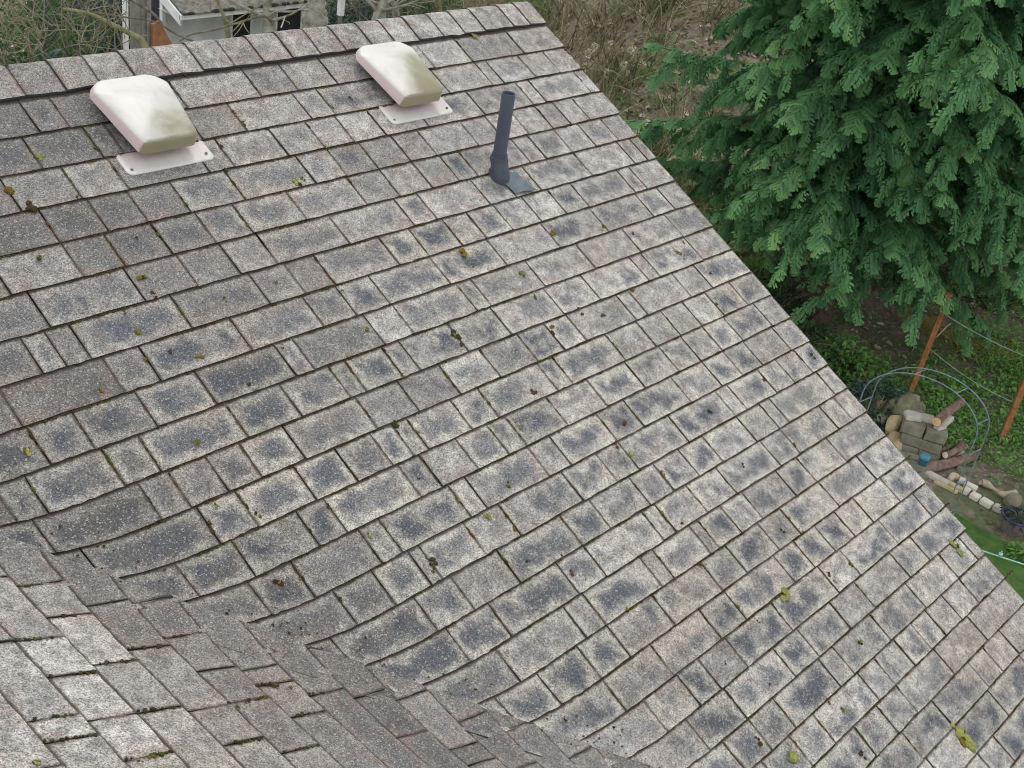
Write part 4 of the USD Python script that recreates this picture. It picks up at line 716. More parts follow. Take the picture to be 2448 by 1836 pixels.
obj('fallen_leaves', (V, F), litter_mat, pv=dict(tone=T), label='brown and cream fallen leaves strewn over the soil and bank', cat='leaves', kind='stuff')
def weeds_d(x, y):
    a = np.exp(-(((x - 8.7) / 1.5) ** 2 + ((y + .75) / .95) ** 2)) * 1.5; b = np.exp(-(((x - 7.9) / .7) ** 2 + ((y - 1.6) / 1.3) ** 2)) * .9
    c = .30 * (nz(np.stack([x * .8 + 5, y * .8, 0 * x], -1)) > .05); e = .7 * np.exp(-(((x - 10.8) / 1.2) ** 2 + ((y - 4.5) / 2.5) ** 2))
    return np.clip((a + b + e) * (.55 + .8 * nz(np.stack([x * 1.3, y * 1.3, 0 * x], -1))) + c, 0, 1) * (x > 7.0)
p, r = scatter(22000, 6.8, 15, -3.4, 9, 42, weeds_d)
p = np.repeat(p, 9, 0); n = len(p); off = r.normal(0, .06, (n, 2)); p = p + np.c_[off, r.uniform(0, .09, n)]
dd = norm(np.c_[off * 8 + r.normal(0, .5, (n, 2)), r.uniform(.0, .9, n)])
V, F, T = place(LEAF, p, dd, norm(np.c_[r.normal(0, .5, (n, 2)), np.ones(n)]), r.uniform(.03, .075, n), r.uniform(.15, .8, n), r)
obj('ground_weeds', (V, F), weed_green, pv=dict(tone=T), label='bright green weeds covering the soil around the garden posts', cat='weeds', kind='stuff')
def blade(seed, seg=4, w=.012):
    r = np.random.default_rng(seed); x = np.linspace(0, 1, seg + 1); v = []
    b1, b2 = r.uniform(.2, .7), r.uniform(-.15, .15)
    for q_ in x: v += [[q_, w * (1 - q_ * .8) + b2 * q_ ** 2, -b1 * q_ ** 2.2], [q_, -w * (1 - q_ * .8) + b2 * q_ ** 2, -b1 * q_ ** 2.2]]
    i = np.arange(seg) * 2; f = np.vstack([np.stack([i, i + 1, i + 3], 1), np.stack([i, i + 3, i + 2], 1)])
    return np.array(v), f, np.repeat(x, 2)
BLADES = [blade(s) for s in range(6)]
def grass_d(x, y):
    s = x * .53 - y * .675
    return np.clip(1.15 * sstep(8.5, 10.5, fwd(x, y)) * sstep(3.2, 1.2, s) * (.42 + .9 * nz(np.stack([x * .6, y * .6 + 7, 0 * x], -1))) + .05, 0, 1)
p, r = scatter(5200, 5.5, 26, 4, 24, 43, grass_d)
p = np.repeat(p, 13, 0); n = len(p); off = r.normal(0, .10, (n, 2)); p = p + np.c_[off, np.zeros(n)]
dd = norm(np.c_[off * 3 + r.normal(0, .40, (n, 2)) + [-.25, -.2], r.uniform(.6, 2.0, n)])
V, F, T = place(BLADES, p, dd, norm(r.normal(0, 1, (n, 3)) + [0, 0, .8]), r.uniform(.40, 1.15, n), r.uniform(-.12, .70, n), r)
obj('dry_grass', (V, F), olive_dry, pv=dict(tone=T), label='long dry olive brown grass hanging down the bank beyond the roof peak', cat='grass', kind='stuff')
straw = leaf_mat('straw_tufts', [(0, (.16, .13, .03)), (.5, (.30, .25, .06)), (1, (.46, .40, .14))], .25, .8)
line = [gpt(2180, 765), gpt(2300, 825), gpt(2440, 870)]
r = np.random.default_rng(44); n = 1500; u = r.uniform(0, 1, n); P = np.array([np.interp(u, [0, .5, 1], [q_[a] for q_ in line]) for a in range(3)]).T + np.c_[r.normal(0, .14, (n, 2)), np.zeros(n)]
V, F, T = place(BLADES, P, norm(np.c_[r.normal(0, .8, (n, 2)), r.uniform(.1, .9, n)]), norm(r.normal(0, 1, (n, 3)) + [0, 0, .8]), r.uniform(.10, .26, n), r.uniform(0, .8, n), r)
obj('straw_grass', (V, F), straw, pv=dict(tone=T), label='yellow straw grass tufts in a band behind the garden posts', cat='grass', kind='stuff')
p, r = scatter(16000, 3.4, 6.1, -4.6, -1.15, 45, lambda x, y: 1.0 * (x < 5.95 + .15 * np.sin(y * 3)))
n = len(p); V, F, T = place(BLADES, p + [0, 0, .015], norm(np.c_[r.normal(0, .5, (n, 2)), np.ones(n)]), norm(r.normal(0, 1, (n, 3))), r.uniform(.02, .045, n), r.uniform(.1, .55, n), r)
obj('lawn_grass', (V, F), weed_green, pv=dict(tone=T), label='short green grass blades of the lawn', cat='grass', kind='stuff')

# ------------------------------------------------------------------ garden things
post_mat = noisy('stained_post_wood', (.17, .070, .024), (.31, .140, .052), scale=16, rough=.65, bump=.3)
rusty_mat = noisy('post_cut_top', (.16, .055, .025), (.28, .10, .045), scale=20, rough=.8)
def gz1(x, y): return float(ground_z(np.array([x]), np.array([y]))[0])
def garden_post(x, y, h, rz, lean, label):
    t = thing('garden_post', label, 'post', None, (x, y, gz1(x, y) - .05))
    b = box(0, 0, h / 2, max(.060, 0), .060, h, rz, .005); v = b[0].copy(); v[:, 0] += v[:, 2] * lean[0]; v[:, 1] += v[:, 2] * lean[1]
    obj('shaft', (v, b[1]), post_mat, t)
    k = box(h * lean[0], h * lean[1], h + .012,   .072, .072, .03, rz, .008); obj('cap', k, rusty_mat, t)
P1 = gpt(2175, 940); P2 = gpt(2390, 1055)
garden_post(P1[0], P1[1], 1.34, .5, (.01, -.015), 'orange brown square garden post beside the cedar, the left of two')
garden_post(P2[0], P2[1], 1.34, .62, (.0, .0), 'orange brown garden post cut off by the right edge of the picture')
twine_mat = noisy('green_twine', (.16, .24, .18), (.30, .38, .30), scale=30, rough=.7)
def sag(a, b, d, n=20):
    t = np.linspace(0, 1, n); return np.asarray(a) + (np.asarray(b) - a) * t[:, None] - np.array([0, 0, 1]) * (4 * d * t * (1 - t))[:, None]
def string(name, label, pts, rad, mat, cat='string', group=None):
    return obj(name, tube(pts, rad, 6), mat, smooth=True, label=label, cat=cat, group=group)
string('garden_string', 'upper pale green string between the two garden posts', sag(P1 + [.045, -.02, 1.06], P2 + [0, .04, 1.05], .03), .006, twine_mat)
string('garden_string', 'lower green string between the garden posts, knotted near its middle', sag(P1 + [.045, -.02, .60], P2 + [0, .04, .50], .05), .005, twine_mat)
teal = noisy('teal_rope', (.20, .42, .36), (.42, .62, .55), scale=40, rough=.6)
r0, r1 = at(2335, 1308, -5.0), at(2448, 1345, -5.0); dr = (r1 - r0)
rope = obj('lawn_rope', cat_([tube(sag(r0 - dr * 1.6, r1 + dr * 2.0, .02), .007, 6), tube(np.array([r0 + dr * .46, r0 + dr * .54]) + [0, 0, .01], .016, 6), tube(np.array([r0 + dr * .5, r0 + dr * .5 + [.0, .0, .045]]), [.012, .006], 5)]), teal, smooth=True, label='taut pale teal rope with a knot above the lawn edge', cat='rope')
stick_mat = noisy('pale_stick', (.40, .37, .30), (.55, .52, .44), scale=20, rough=.8)
a_, b_ = gpt(2235, 815), gpt(2300, 790)
obj('stick', tube(smooth_curve([a_ + [0, 0, .05], (a_ + b_) / 2 + [0, 0, .2], b_ + [0, 0, .12]], 12), np.linspace(.010, .005, 12), 6), stick_mat, smooth=True, label='thin pale curved stick behind the left garden post', cat='stick')
# garden arch of blue grey tubing
arch_mat = noisy('arch_metal', (.10, .13, .15), (.20, .26, .29), scale=20, rough=.45, bump=.1, extra={'metallic': .3})
arch = thing('garden_arch', 'blue grey metal garden arch with two rails and rungs by the stone edging', 'arch')
AX, AY, AA, AW, AH, AD, AR, AN = 5.664, -1.356, 1.76, 1.101, 1.111, .21, .396, -.115
dv_, nv_ = np.array([math.cos(AA), math.sin(AA), 0]), np.array([math.cos(AN), math.sin(AN), 0])
def arch_pt(s, off):
    """s runs along the hoop from the near foot (0) to the far foot (1)"""
    Ls = [AH, 1.62 * (AW / 2 + AR) * .97, AH]; tot = sum(Ls); q_ = s * tot; G = np.array([AX, AY, G0]) + nv_ * AD * off
    if q_ < Ls[0]: return G + [0, 0, q_]
    if q_ < Ls[0] + Ls[1]:
        a = math.pi * (q_ - Ls[0]) / Ls[1]; return G + [0, 0, AH] + dv_ * (AW / 2) * (1 - math.cos(a)) + np.array([0, 0, 1]) * AR * math.sin(a)
    return G + dv_ * AW + [0, 0, AH - (q_ - Ls[0] - Ls[1])]
for off in (0, 1): obj('rail', tube([arch_pt(s, off) for s in np.linspace(0, 1, 60)], .0065, 8), arch_mat, arch, smooth=True)
for s in np.arange(.055, 1, .0965): obj('rung', tube([arch_pt(s, -.03), arch_pt(s, 1.03)], .0055, 6), arch_mat, arch, smooth=True)
# stone and log pile
stone_a = noisy('concrete_block_olive', (.125, .12, .085), (.215, .205, .15), scale=9, rough=.9, bump=.5, bscale=50)
stone_b = noisy('concrete_block_pale', (.34, .31, .26), (.47, .44, .38), scale=9, rough=.9, bump=.5, bscale=50)
stone_c = noisy('mossy_stone', (.10, .105, .05), (.25, .235, .15), scale=7, rough=.95, bump=.5)
stone_y = noisy('tan_stone', (.33, .26, .13), (.48, .40, .24), scale=7, rough=.9, bump=.4)
log_bark = noisy('log_bark', (.10, .062, .045), (.24, .165, .13), scale=15, rough=.9, bump=.7, bscale=35, bdist=.01)
log_end = noisy('log_cut_end', (.42, .27, .11), (.58, .40, .20), scale=25, rough=.8)
log_pale = noisy('log_cut_end_pale', (.58, .50, .36), (.74, .67, .52), scale=25, rough=.8)
def block(name, label, cat, c, s, rz, mat, group=None, tilt=(0, 0), jit=.05, z=None):
    z0 = gz1(c[0], c[1]) if z is None else z
    v, f = box(0, 0, 0, *s, rz, .010, jit); tx, ty = tilt
    Rm = trimesh.transformations.euler_matrix(tx, ty, 0)[:3, :3]; v = v @ Rm.T
    v = v + [c[0], c[1], z0 - v[:, 2].min() - .004]
    obj(name, (v, f), mat, label=label, cat=cat, group=group); return v[:, 2].max()
def stone(label, c, s, seed, mat, rz=0, z=None, cat='stone'):
    v, f = rock((0, 0, 0), s, seed, rz=rz); z0 = gz1(c[0], c[1]) if z is None else z
    obj('garden_stone', (v + [c[0], c[1], z0 - v[:, 2].min() - .02], f), mat, smooth=35, label=label, cat=cat)
S0 = np.array([6.78, -.56]); ud = norm(np.array([.17, -.40, 0]))[:2]; vd = np.array([-ud[1], ud[0]]); rzs = math.atan2(ud[1], ud[0])
rows_ = ['bottom', 'middle', 'top']; pos_ = ['left', 'right']
for lv in range(3):
    for k in range(2):
        for dpt in range(2):
            if dpt and lv == 2: continue
            c = S0 + rng.uniform(-.012, .012, 2) + ud * (k - .5) * .225 + vd * (dpt * .20 + .01 * lv)
            lab = f'olive grey concrete block, {rows_[lv]} row {pos_[k]} of the stack, ' + ('front face towards the roof' if not dpt else 'behind the front block')
            block('concrete_block', lab, 'block', c, (.22, .19, .115), rzs + rng.uniform(-.10, .10), stone_a, z=gz1(*S0) + lv * .117, group='concrete blocks stacked by the gable edge')
zt = gz1(*S0) + 3 * .117
block('paving_slab', 'pale slab lying on top of the block stack, farthest from the roof', 'slab', S0 + vd * .30 - ud * .06, (.30, .20, .06), rzs + .1, stone_b, z=zt - .115)
block('paving_slab', 'small pale slab on the block stack left of the log end', 'slab', S0 + vd * .10 - ud * .16, (.17, .14, .05), rzs + .3, stone_b, z=zt)
block('paving_slab', 'pale slab on the block stack right of the log', 'slab', S0 + vd * .20 + ud * .17, (.24, .11, .06), rzs + 1.2, stone_b, z=zt)
block('paving_slab', 'narrow pale slab under the log at the front edge of the stack', 'slab', S0 + vd * .05 + ud * .13, (.13, .08, .05), rzs + .9, stone_b, z=zt)
block('leaning_board', 'long pale board leaning on the right side of the block stack', 'board', S0 + ud * .33 + vd * .08, (.06, .46, .05), rzs - .35, stone_b, tilt=(.45, 0))
block('leaning_board', 'shorter pale board leaning beside the long one at the stack', 'board', S0 + ud * .42 + vd * .12, (.05, .34, .045), rzs - .25, stone_b, tilt=(.5, 0))
block('concrete_block', 'single grey block on the soil in front of the stack', 'block', S0 - vd * .24 - ud * .10, (.24, .11, .10), rzs + .1, stone_a)
block('concrete_block', 'grey block half hidden by the gable edge below the stack', 'block', S0 - vd * .36 - ud * .02, (.26, .12, .09), rzs + .25, stone_a)
def log(label, a, b, r_, end, seed, n=10):
    t = thing('log', label, 'log'); a, b = np.asarray(a, float), np.asarray(b, float); rr = np.random.default_rng(seed)
    c = smooth_curve([a, (a + b) / 2 + rr.normal(0, .012, 3), b], n)
    obj('bark', tube(c, r_ * (1 + rr.normal(0, .05, n)), 12, False), log_bark, t, smooth=True)
    for e, q_, s in ((a, c[1], 1), (b, c[-2], -1)):
        dd = norm(e - q_); obj('cut_end', tube([e - dd * .004, e + dd * .002], r_ * .96, 12), end, t)
zl = zt + .07
log('reddish log with an orange cut end lying across the top of the block stack', np.r_[S0 - vd * .02 + ud * .07, zl + .03], np.r_[S0 + vd * .72 + ud * .32, zl - .04], .048, log_end, 1)
g = G0
l1, l2 = gpt(2205, 1130), gpt(2318, 1104); log('long brown log lying on the soil below the block stack', l1 + [0, 0, .05], l2 + [.05, .0, .05], .055, log_bark, 2)
l1, l2 = gpt(2250, 1112), gpt(2290, 1078); log('short log with a round pale end resting on the long brown log', l1 + [0, 0, .13], l2 + [0, 0, .10], .036, log_pale, 3)
l1, l2 = gpt(2232, 1100), gpt(2272, 1075); log('thin pale log between the stack and the short log', l1 + [0, 0, .06], l2 + [0, 0, .05], .028, log_pale, 4)
l1, l2 = gpt(2262, 1100), gpt(2305, 1075); log('pale split log behind the short log with the round end', l1 + [0, 0, .06], l2 + [0, 0, .04], .032, log_pale, 5)
stone('large mossy stone left of the block stack', gpt(2155, 1015)[:2], (.15, .12, .20), 1, stone_c)
stone('mossy stone leaning beside the large one, farther left', gpt(2128, 1003)[:2], (.12, .10, .14), 2, stone_c)
stone('grey stone between the mossy stone and the block stack', gpt(2172, 1030)[:2], (.10, .09, .18), 3, stone_a)
stone('upright tan stone near the gable edge left of the stack', gpt(2127, 1040)[:2], (.08, .07, .13), 4, stone_y)
stone('tan stone touching the gable edge below the upright one', gpt(2132, 1062)[:2], (.09, .07, .08), 5, stone_y)
stone('small tan stone alone beside the bluish shrub', gpt(2098, 980)[:2], (.07, .05, .10), 6, stone_y)
stone('flat brown stone between the bluish shrub and the mossy stones', gpt(2105, 1008)[:2], (.10, .06, .05), 7, stone_b)
stone('yellowish stone at the gable edge in front of the blocks', gpt(2140, 1078)[:2], (.11, .07, .07), 8, stone_y)
for k in range(10):
    a = rng.uniform(0, 6.28); c = S0 + rng.uniform(.28, .62) * np.array([math.cos(a), math.sin(a)]) * [1, .8]
    if c[0] < 6.35: continue
    v, f = rock((0, 0, 0), rng.uniform(.03, .065, 3), 300 + k, sub=1); obj('rubble_stone', (v + [c[0], c[1], gz1(*c) + .012], f), [stone_a, stone_b, stone_y][k % 3], smooth=35, label='small loose rubble stone on the soil around the block stack', cat='stone', group='rubble around the block stack')
# edging: boards and bricks in a row on the soil
block('edging_board', 'long pale timber edging board at the left end of the row', 'board', (6.50, -.91), (.30, .075, .06), -math.pi / 2 - .02, stone_b, jit=.01)
block('edging_board', 'narrow tan board continuing the edging towards the bricks', 'board', (6.52, -1.10), (.22, .05, .06), -math.pi / 2 + .06, stone_y, jit=.01)
block('edging_board', 'thin second board lying on the house side of the edging', 'board', (6.445, -1.06), (.26, .035, .045), -math.pi / 2 + .03, stone_y, jit=.01)
brick_pale = noisy('edging_brick_pale', (.48, .44, .36), (.62, .58, .50), scale=10, rough=.9, bump=.4)
EB = [(-1.235, .07, 'small square pale edging brick under the arch rails', brick_pale), (-1.345, .10, 'whitish edging brick just right of the arch rails', brick_pale), (-1.47, .12, 'long whitish edging brick in the middle of the brick row', brick_pale), (-1.60, .11, 'pinkish edging brick next to last in the row', stone_b), (-1.725, .115, 'yellowish end brick of the edging beside the planter pot', stone_y)]
for y_, l_, lab, mt in EB: block('edging_brick', lab, 'brick', (6.54 + rng.uniform(-.01, .01), y_), (l_, .085, .065), -math.pi / 2 + rng.uniform(-.08, .08), mt)
block('edging_brick', 'small pale brick set back behind the edging by the arch', 'brick', (6.70, -1.12), (.075, .06, .06), -1.3, brick_pale)
block('edging_brick', 'rounded whitish brick lying behind the edging row', 'brick', (6.68, -1.23), (.13, .075, .06), -1.5, brick_pale)
c = gpt(2372, 1178)
obj('driftwood', tube(smooth_curve([c + [-.02, .14, .06], c + [.04, .08, .035], c + [0, .0, .05], c + [-.03, -.12, .06], c + [.06, -.20, .10]], 16), .030 + .014 * np.sin(np.linspace(0, 9, 16)), 9), noisy('driftwood', (.27, .22, .16), (.46, .40, .31), scale=14, rough=.9, bump=.5), smooth=True, label='curved pale root of driftwood behind the edging bricks', cat='driftwood')
stone('pale round boulder right of the driftwood root', gpt(2416, 1208)[:2], (.085, .075, .075), 9, stone_a)
# blue bottle shaped watering tin by the log
bt = thing('water_canister', 'small blue canister standing at the gable edge below the block stack', 'canister', None, tuple(gpt(2198, 1126)))
blue_mat = noisy('blue_plastic', (.015, .055, .085), (.03, .09, .13), scale=12, rough=.4, bump=.05)
def lathe(prof, n=24):
    a = np.arange(n) * 2 * np.pi / n; return loft([np.stack([r_ * np.cos(a), r_ * np.sin(a), np.full(n, z_)], -1) for r_, z_ in prof])
obj('body', lathe([(.045, 0), (.050, .01), (.050, .15), (.046, .165)]), blue_mat, bt, smooth=40)
obj('lid', lathe([(.053, .165), (.055, .170), (.055, .195), (.045, .202), (.02, .204)]), noisy('blue_lid', (.04, .16, .22), (.08, .24, .30), scale=12, rough=.4, bump=.05), bt, smooth=40)
# planter
pp = gpt(2418, 1268); pt_ = thing('planter_pot', 'grey planter pot with a dark purple rim right of the edging', 'pot', None, tuple(pp))
pot_mat = noisy('pot_clay', (.10, .088, .075), (.17, .15, .13), scale=9, rough=.85)
obj('body', lathe([(.105, 0), (.11, .01), (.135, .12), (.145, .17), (.138, .17), (.12, .10), (.05, .09)], 32), pot_mat, pt_, smooth=40)
a = np.linspace(0, 2 * np.pi, 49)
obj('rim', tube(np.stack([.150 * np.cos(a), .150 * np.sin(a), np.full(49, .175)], -1), .014, 8, False), noisy('pot_rim', (.030, .026, .075), (.065, .055, .13), scale=14, rough=.5), pt_, smooth=True)
obj('soil', lathe([(.135, .14), (.06, .155), (.01, .16)], 24), deck_mat, pt_)
shrub('potted_plant', 'green strappy plant growing in the planter pot', pp[0], pp[1], .13, .13, 90, shrub_blue, .11, 61, z0=pp[2] + .14, protos=STRAP + LEAF[2:], stems=4)
p = gpt(2448, 1335); shrub('broadleaf_shrub', 'small green plant on the soil at the right edge above the lawn', p[0], p[1], .16, .14, 160, weed_green, .06, 62, stems=4)

# ------------------------------------------------------------------ beyond the ridge: the neighbour's white house, trees and brush
def aty(px, py, y):
    d = ROWS.T @ np.array([(px - CX) / FPX, (py - CY) / FPX, 1.0]); return CAM + (y - CAM[1]) / d[1] * d
white_paint = noisy('white_paint', (.60, .62, .60), (.74, .75, .73), scale=8, rough=.6, bump=.15)
siding_mat = noisy('white_lap_siding', (.50, .52, .50), (.64, .66, .64), scale=5, rough=.7, bump=.2)
dark_glass = noisy('dark_window', (.012, .012, .014), (.022, .022, .024), scale=3, rough=.15, spec=.5, bump=0)
nh = thing('neighbour_house', 'white house with lap siding and a mossy roof edge beyond the ridge', 'house')
YW, YE = 9.25, 8.80
xl = aty(390, 60, YW)[0]; xr = aty(724, 40, YW)[0]; ze = aty(560, 33, YE)[2]; zg = G0 - .2
nL = int((ze + .25 - zg) / .085)
for k in range(nL):     # overlapping boards
    z0_ = zg + k * .085
    v = np.array([[xl, YW, z0_], [xr, YW, z0_], [xr, YW + .012, z0_ + .095], [xl, YW + .012, z0_ + .095], [xl, YW + .02, z0_], [xr, YW + .02, z0_]])
    obj('siding_board', (v, tri([[0, 1, 2, 3], [4, 5, 1, 0]])), siding_mat, nh)
obj('wall', box((xl + xr) / 2 + .03, YW + 1.8, (zg + ze + .3) / 2, xr - xl - .06, 3.5, ze + .3 - zg), siding_mat, nh)
dark_side = noisy('dark_opening_wall', (.018, .020, .026), (.034, .034, .038), scale=6, rough=.8)  # dark colour stands in for the shaded opening left of the corner
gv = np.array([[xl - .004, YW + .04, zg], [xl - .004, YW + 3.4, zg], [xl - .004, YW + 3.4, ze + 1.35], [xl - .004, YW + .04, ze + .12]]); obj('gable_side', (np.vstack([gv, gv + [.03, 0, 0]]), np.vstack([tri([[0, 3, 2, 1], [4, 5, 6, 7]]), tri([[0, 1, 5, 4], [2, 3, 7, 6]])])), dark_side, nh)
obj('corner_board', box(xl - .012, YW - .01, (zg + ze + .2) / 2, .06, .06, ze + .2 - zg), white_paint, nh)
xf = aty(428, 34, YE)[0]; sl = .42
fz = aty(560, 22, YE)[2]
obj('fascia', box((xf + xr) / 2, YE - .012, ze + (fz - ze) / 2, xr - xf, .024, abs(fz - ze) + .015), white_paint, nh)
sv = np.array([[xf, YE, ze + .01], [xr, YE, ze + .01], [xr, YW, ze + .01], [xf, YW, ze + .01]]); obj('soffit', (sv, tri([[0, 1, 2, 3]])), white_paint, nh)
roof_far = noisy('mossy_far_roof', (.085, .085, .065), (.22, .20, .17), scale=16, rough=.95, bump=.7)
rv = np.array([[xf + .03, YE - .05, fz + .02], [xr, YE - .05, fz + .02], [xr, YE + 3.2, fz + .02 + 3.25 * sl], [xf + .03, YE + 3.2, fz + .02 + 3.25 * sl]])
obj('roof', (np.vstack([rv, rv - [0, 0, .02]]), np.vstack([tri([[0, 1, 2, 3]]), tri([[4, 7, 6, 5]]), tri([[0, 4, 5, 1], [0, 3, 7, 4]])])), roof_far, nh)
bv = np.array([[xf, YE - .03, fz + .0], [xf, YE + 3.2, fz + 3.23 * sl], [xf, YE + 3.2, fz + 3.23 * sl - .13], [xf, YE - .03, fz - .13]]); obj('barge_board', (np.vstack([bv, bv + [.025, 0, 0]]), np.vstack([tri([[0, 3, 2, 1], [4, 5, 6, 7], [0, 1, 5, 4], [3, 7, 6, 2]])])), white_paint, nh)
r = np.random.default_rng(71)
db = []
for k in range(26):     # leaf debris in the gutter line
    x_ = r.uniform(xf + .05, xr - .05); db.append(rock((x_, YE - .045, fz + .018), (r.uniform(.02, .06), .022, r.uniform(.012, .026)), 700 + k, sub=1))
obj('gutter_debris', cat_(db), noisy('gutter_debris', (.02, .018, .012), (.05, .045, .025), scale=40, rough=.95), nh, kind='stuff')
def win(px0, py0, px1, py1):
    a = aty(px0, py0, YW - .02); b = aty(px1, py1, YW - .02); w_ = thing  # dark opening with a frame
    cx_, cz = (a[0] + b[0]) / 2, (a[2] + b[2]) / 2; sx, sz = abs(b[0] - a[0]), abs(b[2] - a[2])
    m = obj('window', box(cx_, YW - .012, cz, sx, .03, sz, bev=.003), dark_glass, nh)
    t = .035
    fr = cat_([box(cx_ - sx / 2 - t / 2, YW - .016, cz, t, .045, sz + 2 * t), box(cx_ + sx / 2 + t / 2, YW - .016, cz, t, .045, sz + 2 * t), box(cx_, YW - .016, cz - sz / 2 - t / 2, sx, .044, t), box(cx_, YW - .016, cz + sz / 2 + t / 2, sx, .044, t)])
    obj('frame', fr, white_paint, m)
win(556, 34, 596, 92); win(664, 14, 716, 76)
# things left of the white house
fence_mat = noisy('weathered_fence_board', (.16, .15, .125), (.27, .255, .22), scale=7, rough=.9, bump=.4)
fp = thing('fence_panel', 'weathered grey vertical board fence panel left of the white house', 'fence')
for px0, px1, dy in ((311, 318, .0), (318.6, 336, .03), (336.6, 350, .03), (350.6, 361, -.01)):
    a, b = aty(px0, 60, 9.0 + dy), aty(px1, 60, 9.0 + dy); obj('board', box((a[0] + b[0]) / 2, 9.0 + dy, (a[2] + G0) / 2 + .4, b[0] - a[0], .025, a[2] - G0 + 1.4), fence_mat, fp)
a = aty(300, 60, 8.6); zb = gz1(a[0], a[1])
obj('white_pole', tube(np.array([[a[0], a[1], zb - .1], [a[0], a[1], -1.2]]), [.034, .034], 12), white_paint, smooth=40, label='slim white pole standing left of the fence panel', cat='pole')
a = aty(815, 20, 10.2); zb = gz1(a[0], a[1]); zlow = aty(815, 37, 10.2)[2]
wp = thing('white_post', 'white post on a grey base right of the white house trunks', 'post', None, (a[0], a[1], zb))
obj('shaft', box(0, 0, (zlow - zb) + 1.0, .085, .085, 2.0), white_paint, wp); obj('base', box(0, 0, (zlow - zb) / 2 - .02, .055, .055, zlow - zb), fence_mat, wp)
rust = noisy('rust_board', (.22, .10, .045), (.34, .175, .085), scale=8, rough=.9, bump=.3)
A, B, C = aty(366, 118, 8.9), aty(414, 118, 8.9), aty(374, 52, 8.9); D_ = np.array([0, .05, 0]); A[2] = B[2] = G0 - .05
tv = np.array([A, B, [B[0] - .02, B[1], aty(414, 104, 8.9)[2]], C + [.05, 0, 0], [A[0], A[1], C[2] - .03]]); k5 = np.arange(5)
obj('rusty_board', (np.vstack([tv, tv + D_]), np.vstack([[[0, 1, 2], [0, 2, 3], [0, 3, 4], [5, 7, 6], [5, 8, 7], [5, 9, 8]], tri(np.stack([k5, k5 + 5, (k5 + 1) % 5 + 5, (k5 + 1) % 5], 1))])), rust, label='rust coloured slanting board leaning at the white house corner', cat='board')
# bare trunks and limbs
lichen_bark = noisy('lichen_bark', (.15, .145, .10), (.36, .35, .29), scale=9, rough=.95, bump=.6, bscale=40, bdist=.01)
mossy_bark = noisy('mossy_bark', (.13, .125, .055), (.24, .225, .12), scale=10, rough=.95, bump=.5, bscale=40, bdist=.01)
def trunk_tree(name, label, ptsxy, y, rad, mat, seed, nbr=7, top=3.5):
    """bare tree through the given picture heights, down to the soil and up past the frame"""
    P = [aty(px, py, y) for px, py in ptsxy]; P.sort(key=lambda q_: q_[2]); r = np.random.default_rng(seed)
    g_ = P[0] + (P[0] - P[-1]) / max(1e-6, P[-1][2] - P[0][2]) * (P[0][2] - gz1(P[0][0], y) + .1) * .6; g_[2] = gz1(P[0][0], y) - .1
    u_ = P[-1] + norm(P[-1] - P[0]) * top * np.array([.6, .6, 1])
    t = thing(name, label, 'tree', None, tuple(g_)); C = smooth_curve(np.array([g_] + P + [u_]) - g_, 30); R_ = np.linspace(rad * 1.15, rad * .35, 30)
    obj('trunk', tube(C, R_ * (1 + .06 * r.normal(0, 1, 30)), 12), mat, t, smooth=True)
    br = []
    for k in range(nbr):
        i_ = r.integers(10, 29); a = r.uniform(0, 6.28); L = r.uniform(.5, 1.4); d = np.array([math.cos(a), math.sin(a), r.uniform(.1, .9)])
        c = smooth_curve([C[i_], C[i_] + d * L * .5 + r.normal(0, .06, 3), C[i_] + d * L + r.normal(0, .15, 3) + [0, 0, .1]], 9); br.append(tube(c, np.linspace(R_[i_] * .35, .004, 9), 6))
        for m in range(3):
            j_ = r.integers(3, 8); e = c[j_] + norm(d + r.normal(0, .7, 3)) * L * .4; br.append(tube(smooth_curve([c[j_], (c[j_] + e) / 2 + r.normal(0, .03, 3), e], 6), np.linspace(.007, .003, 6), 5))
    obj('branches', cat_(br), mat, t, smooth=True, kind='stuff')
trunk_tree('bare_tree', 'thin pale leaning sapling in front of the white house', [(547, 92), (540, 55), (520, 0)], 7.6, .032, mossy_bark, 81, 4)
trunk_tree('bare_tree', 'whitish lichen covered trunk in front of the white house window', [(645, 82), (642, 40), (637, 0)], 7.7, .092, lichen_bark, 82)
trunk_tree('bare_tree', 'thickest pale trunk at the right end of the white house', [(752, 68), (754, 30), (757, 0)], 7.7, .185, lichen_bark, 83)
trunk_tree('bare_tree', 'greyish forked trunk right of the white post, above the ridge', [(905, 45), (912, 20), (918, 0)], 8.3, .10, lichen_bark, 84)
trunk_tree('bare_tree', 'slender grey trunk just right of the forked one', [(948, 40), (944, 20), (938, 0)], 8.8, .06, lichen_bark, 85)
trunk_tree('bare_tree', 'thin twisted stem above the ridge, half way to the roof peak', [(1052, 25), (1050, 10), (1052, 0)], 9.0, .035, mossy_bark, 86)
def limb(name, label, pts, y, rad, mat, cat='branch'):
    obj(name, tube(smooth_curve([aty(px, py, yy) for (px, py), yy in zip(pts, np.linspace(y[0], y[1], len(pts)))], 24), np.linspace(rad[0], rad[1], 24), 9), mat, smooth=True, label=label, cat=cat)
limb('fallen_limb', 'thick mossy olive limb sloping down behind the ridge', [(352, 130), (338, 96), (318, 84), (270, 60), (208, 32), (150, 22)], (7.2, 7.6), (.040, .016), mossy_bark, 'limb')
limb('bare_branch', 'curving dark branch crossing the fence and the house corner', [(300, -8), (345, 18), (372, 38), (392, 62), (430, 85), (468, 100)], (7.6, 7.2), (.018, .012), twig_mat)
limb('bare_branch', 'thin nearly level branch from the mossy limb to the dark gap', [(225, 30), (290, 40), (340, 46), (385, 55)], (7.6, 7.5), (.012, .007), twig_mat)
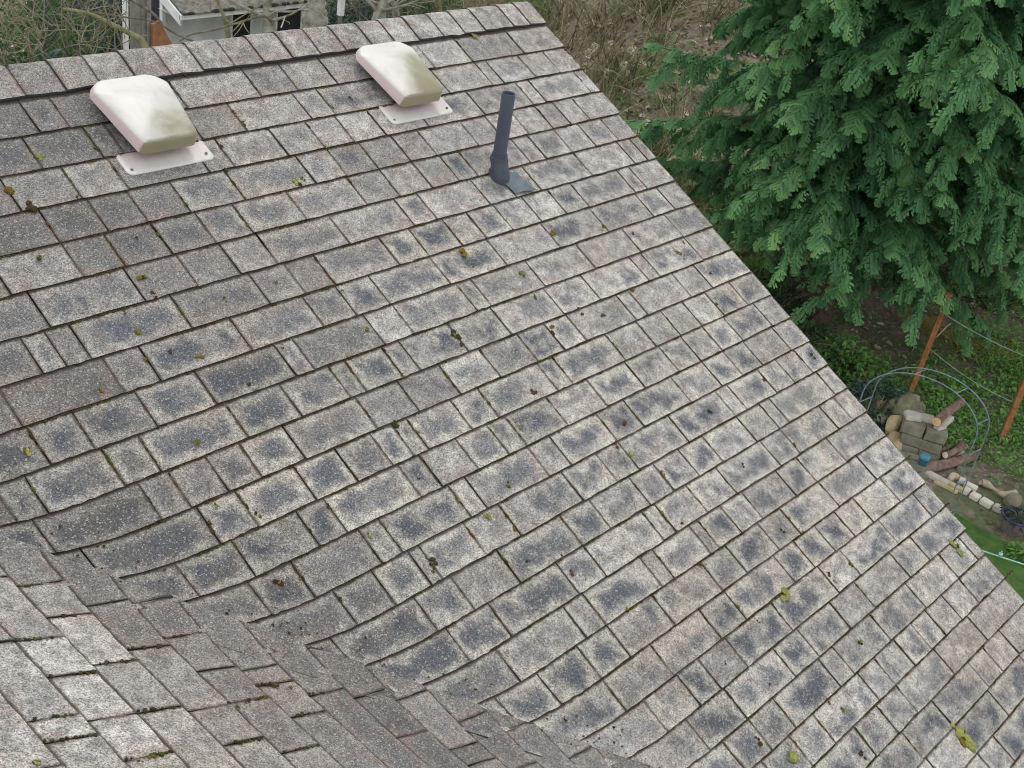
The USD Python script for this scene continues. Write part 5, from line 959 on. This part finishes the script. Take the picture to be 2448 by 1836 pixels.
limb('bare_branch', 'low forked branch in front of the white siding', [(430, 98), (465, 80), (500, 74), (545, 62), (590, 48), (625, 38), (652, 56)], (7.4, 7.5), (.010, .014), twig_mat)
limb('bare_branch', 'short upright twig before the dark door of the white house', [(672, 66), (678, 50), (682, 38)], (7.3, 7.3), (.010, .005), stick_mat)
# evergreen brush on the left and along the back
mid_green = leaf_mat('bush_leaves', [(0, (.020, .045, .014)), (.5, (.050, .105, .028)), (1, (.12, .20, .065))])
e = [(40, 10, 10.5, 1.3, 3.0, 6000, shrub_green, .085, 'tall dark bush in the far left corner behind the other shrubs'), (20, 130, 7.0, 1.0, 3.1, 7500, shrub_green, .085, 'dark evergreen shrub at the far left above the ridge'), (95, 140, 6.9, .55, 2.3, 2200, shrub_blue, .15, 'bluish shrub with large leaves just above the ridge at left'),
     (150, 50, 8.6, 1.0, 3.2, 6500, mid_green, .075, 'bright green leafy bush left of the mossy limb'), (245, 40, 10.0, 1.1, 3.4, 7000, shrub_blue, .075, 'dark bluish conifer bush behind the white pole'),
     (850, 30, 11.5, .9, 3.4, 5500, shrub_blue, .085, 'dark green bush right of the white post'), (1010, 20, 12.0, 1.2, 2.0, 4500, shrub_green, .08, 'dull green brush above the ridge near the roof peak')]
for k, (px, py, y, w_, h_, n_, mt, ls, lab) in enumerate(e):
    q_ = aty(px, py, y); gz_ = gz1(q_[0], y); hh = max(.8, q_[2] - gz_ + .55)
    shrub('evergreen_bush', lab, q_[0], y, w_, hh, n_, mt, ls, 90 + k, stems=9)
# brush of dead twigs behind the ridge
r = np.random.default_rng(99); tw = []
for k in range(330):
    px = r.uniform(-20, 300) if k < 170 else r.uniform(830, 1290); y = r.uniform(6.6, 9.5) if k < 170 else r.uniform(8.5, 13); py = r.uniform(-20, 160) if k < 170 else r.uniform(-30, 70)
    q_ = aty(px, py, y); d = norm(r.normal(0, 1, 3) + [0, 0, .5]); L = r.uniform(.25, .9)
    tw.append(tube(smooth_curve([q_ - d * L / 2, q_ + r.normal(0, .06, 3), q_ + d * L / 2], 6), np.linspace(.0065, .002, 6), 4, False))
obj('dead_brush', cat_(tw), noisy('brush_twigs', (.11, .095, .06), (.25, .225, .16), scale=6, rough=.95, bump=.2), smooth=True, label='tangle of dead grey brown twigs beyond the ridge', cat='brush', kind='stuff')
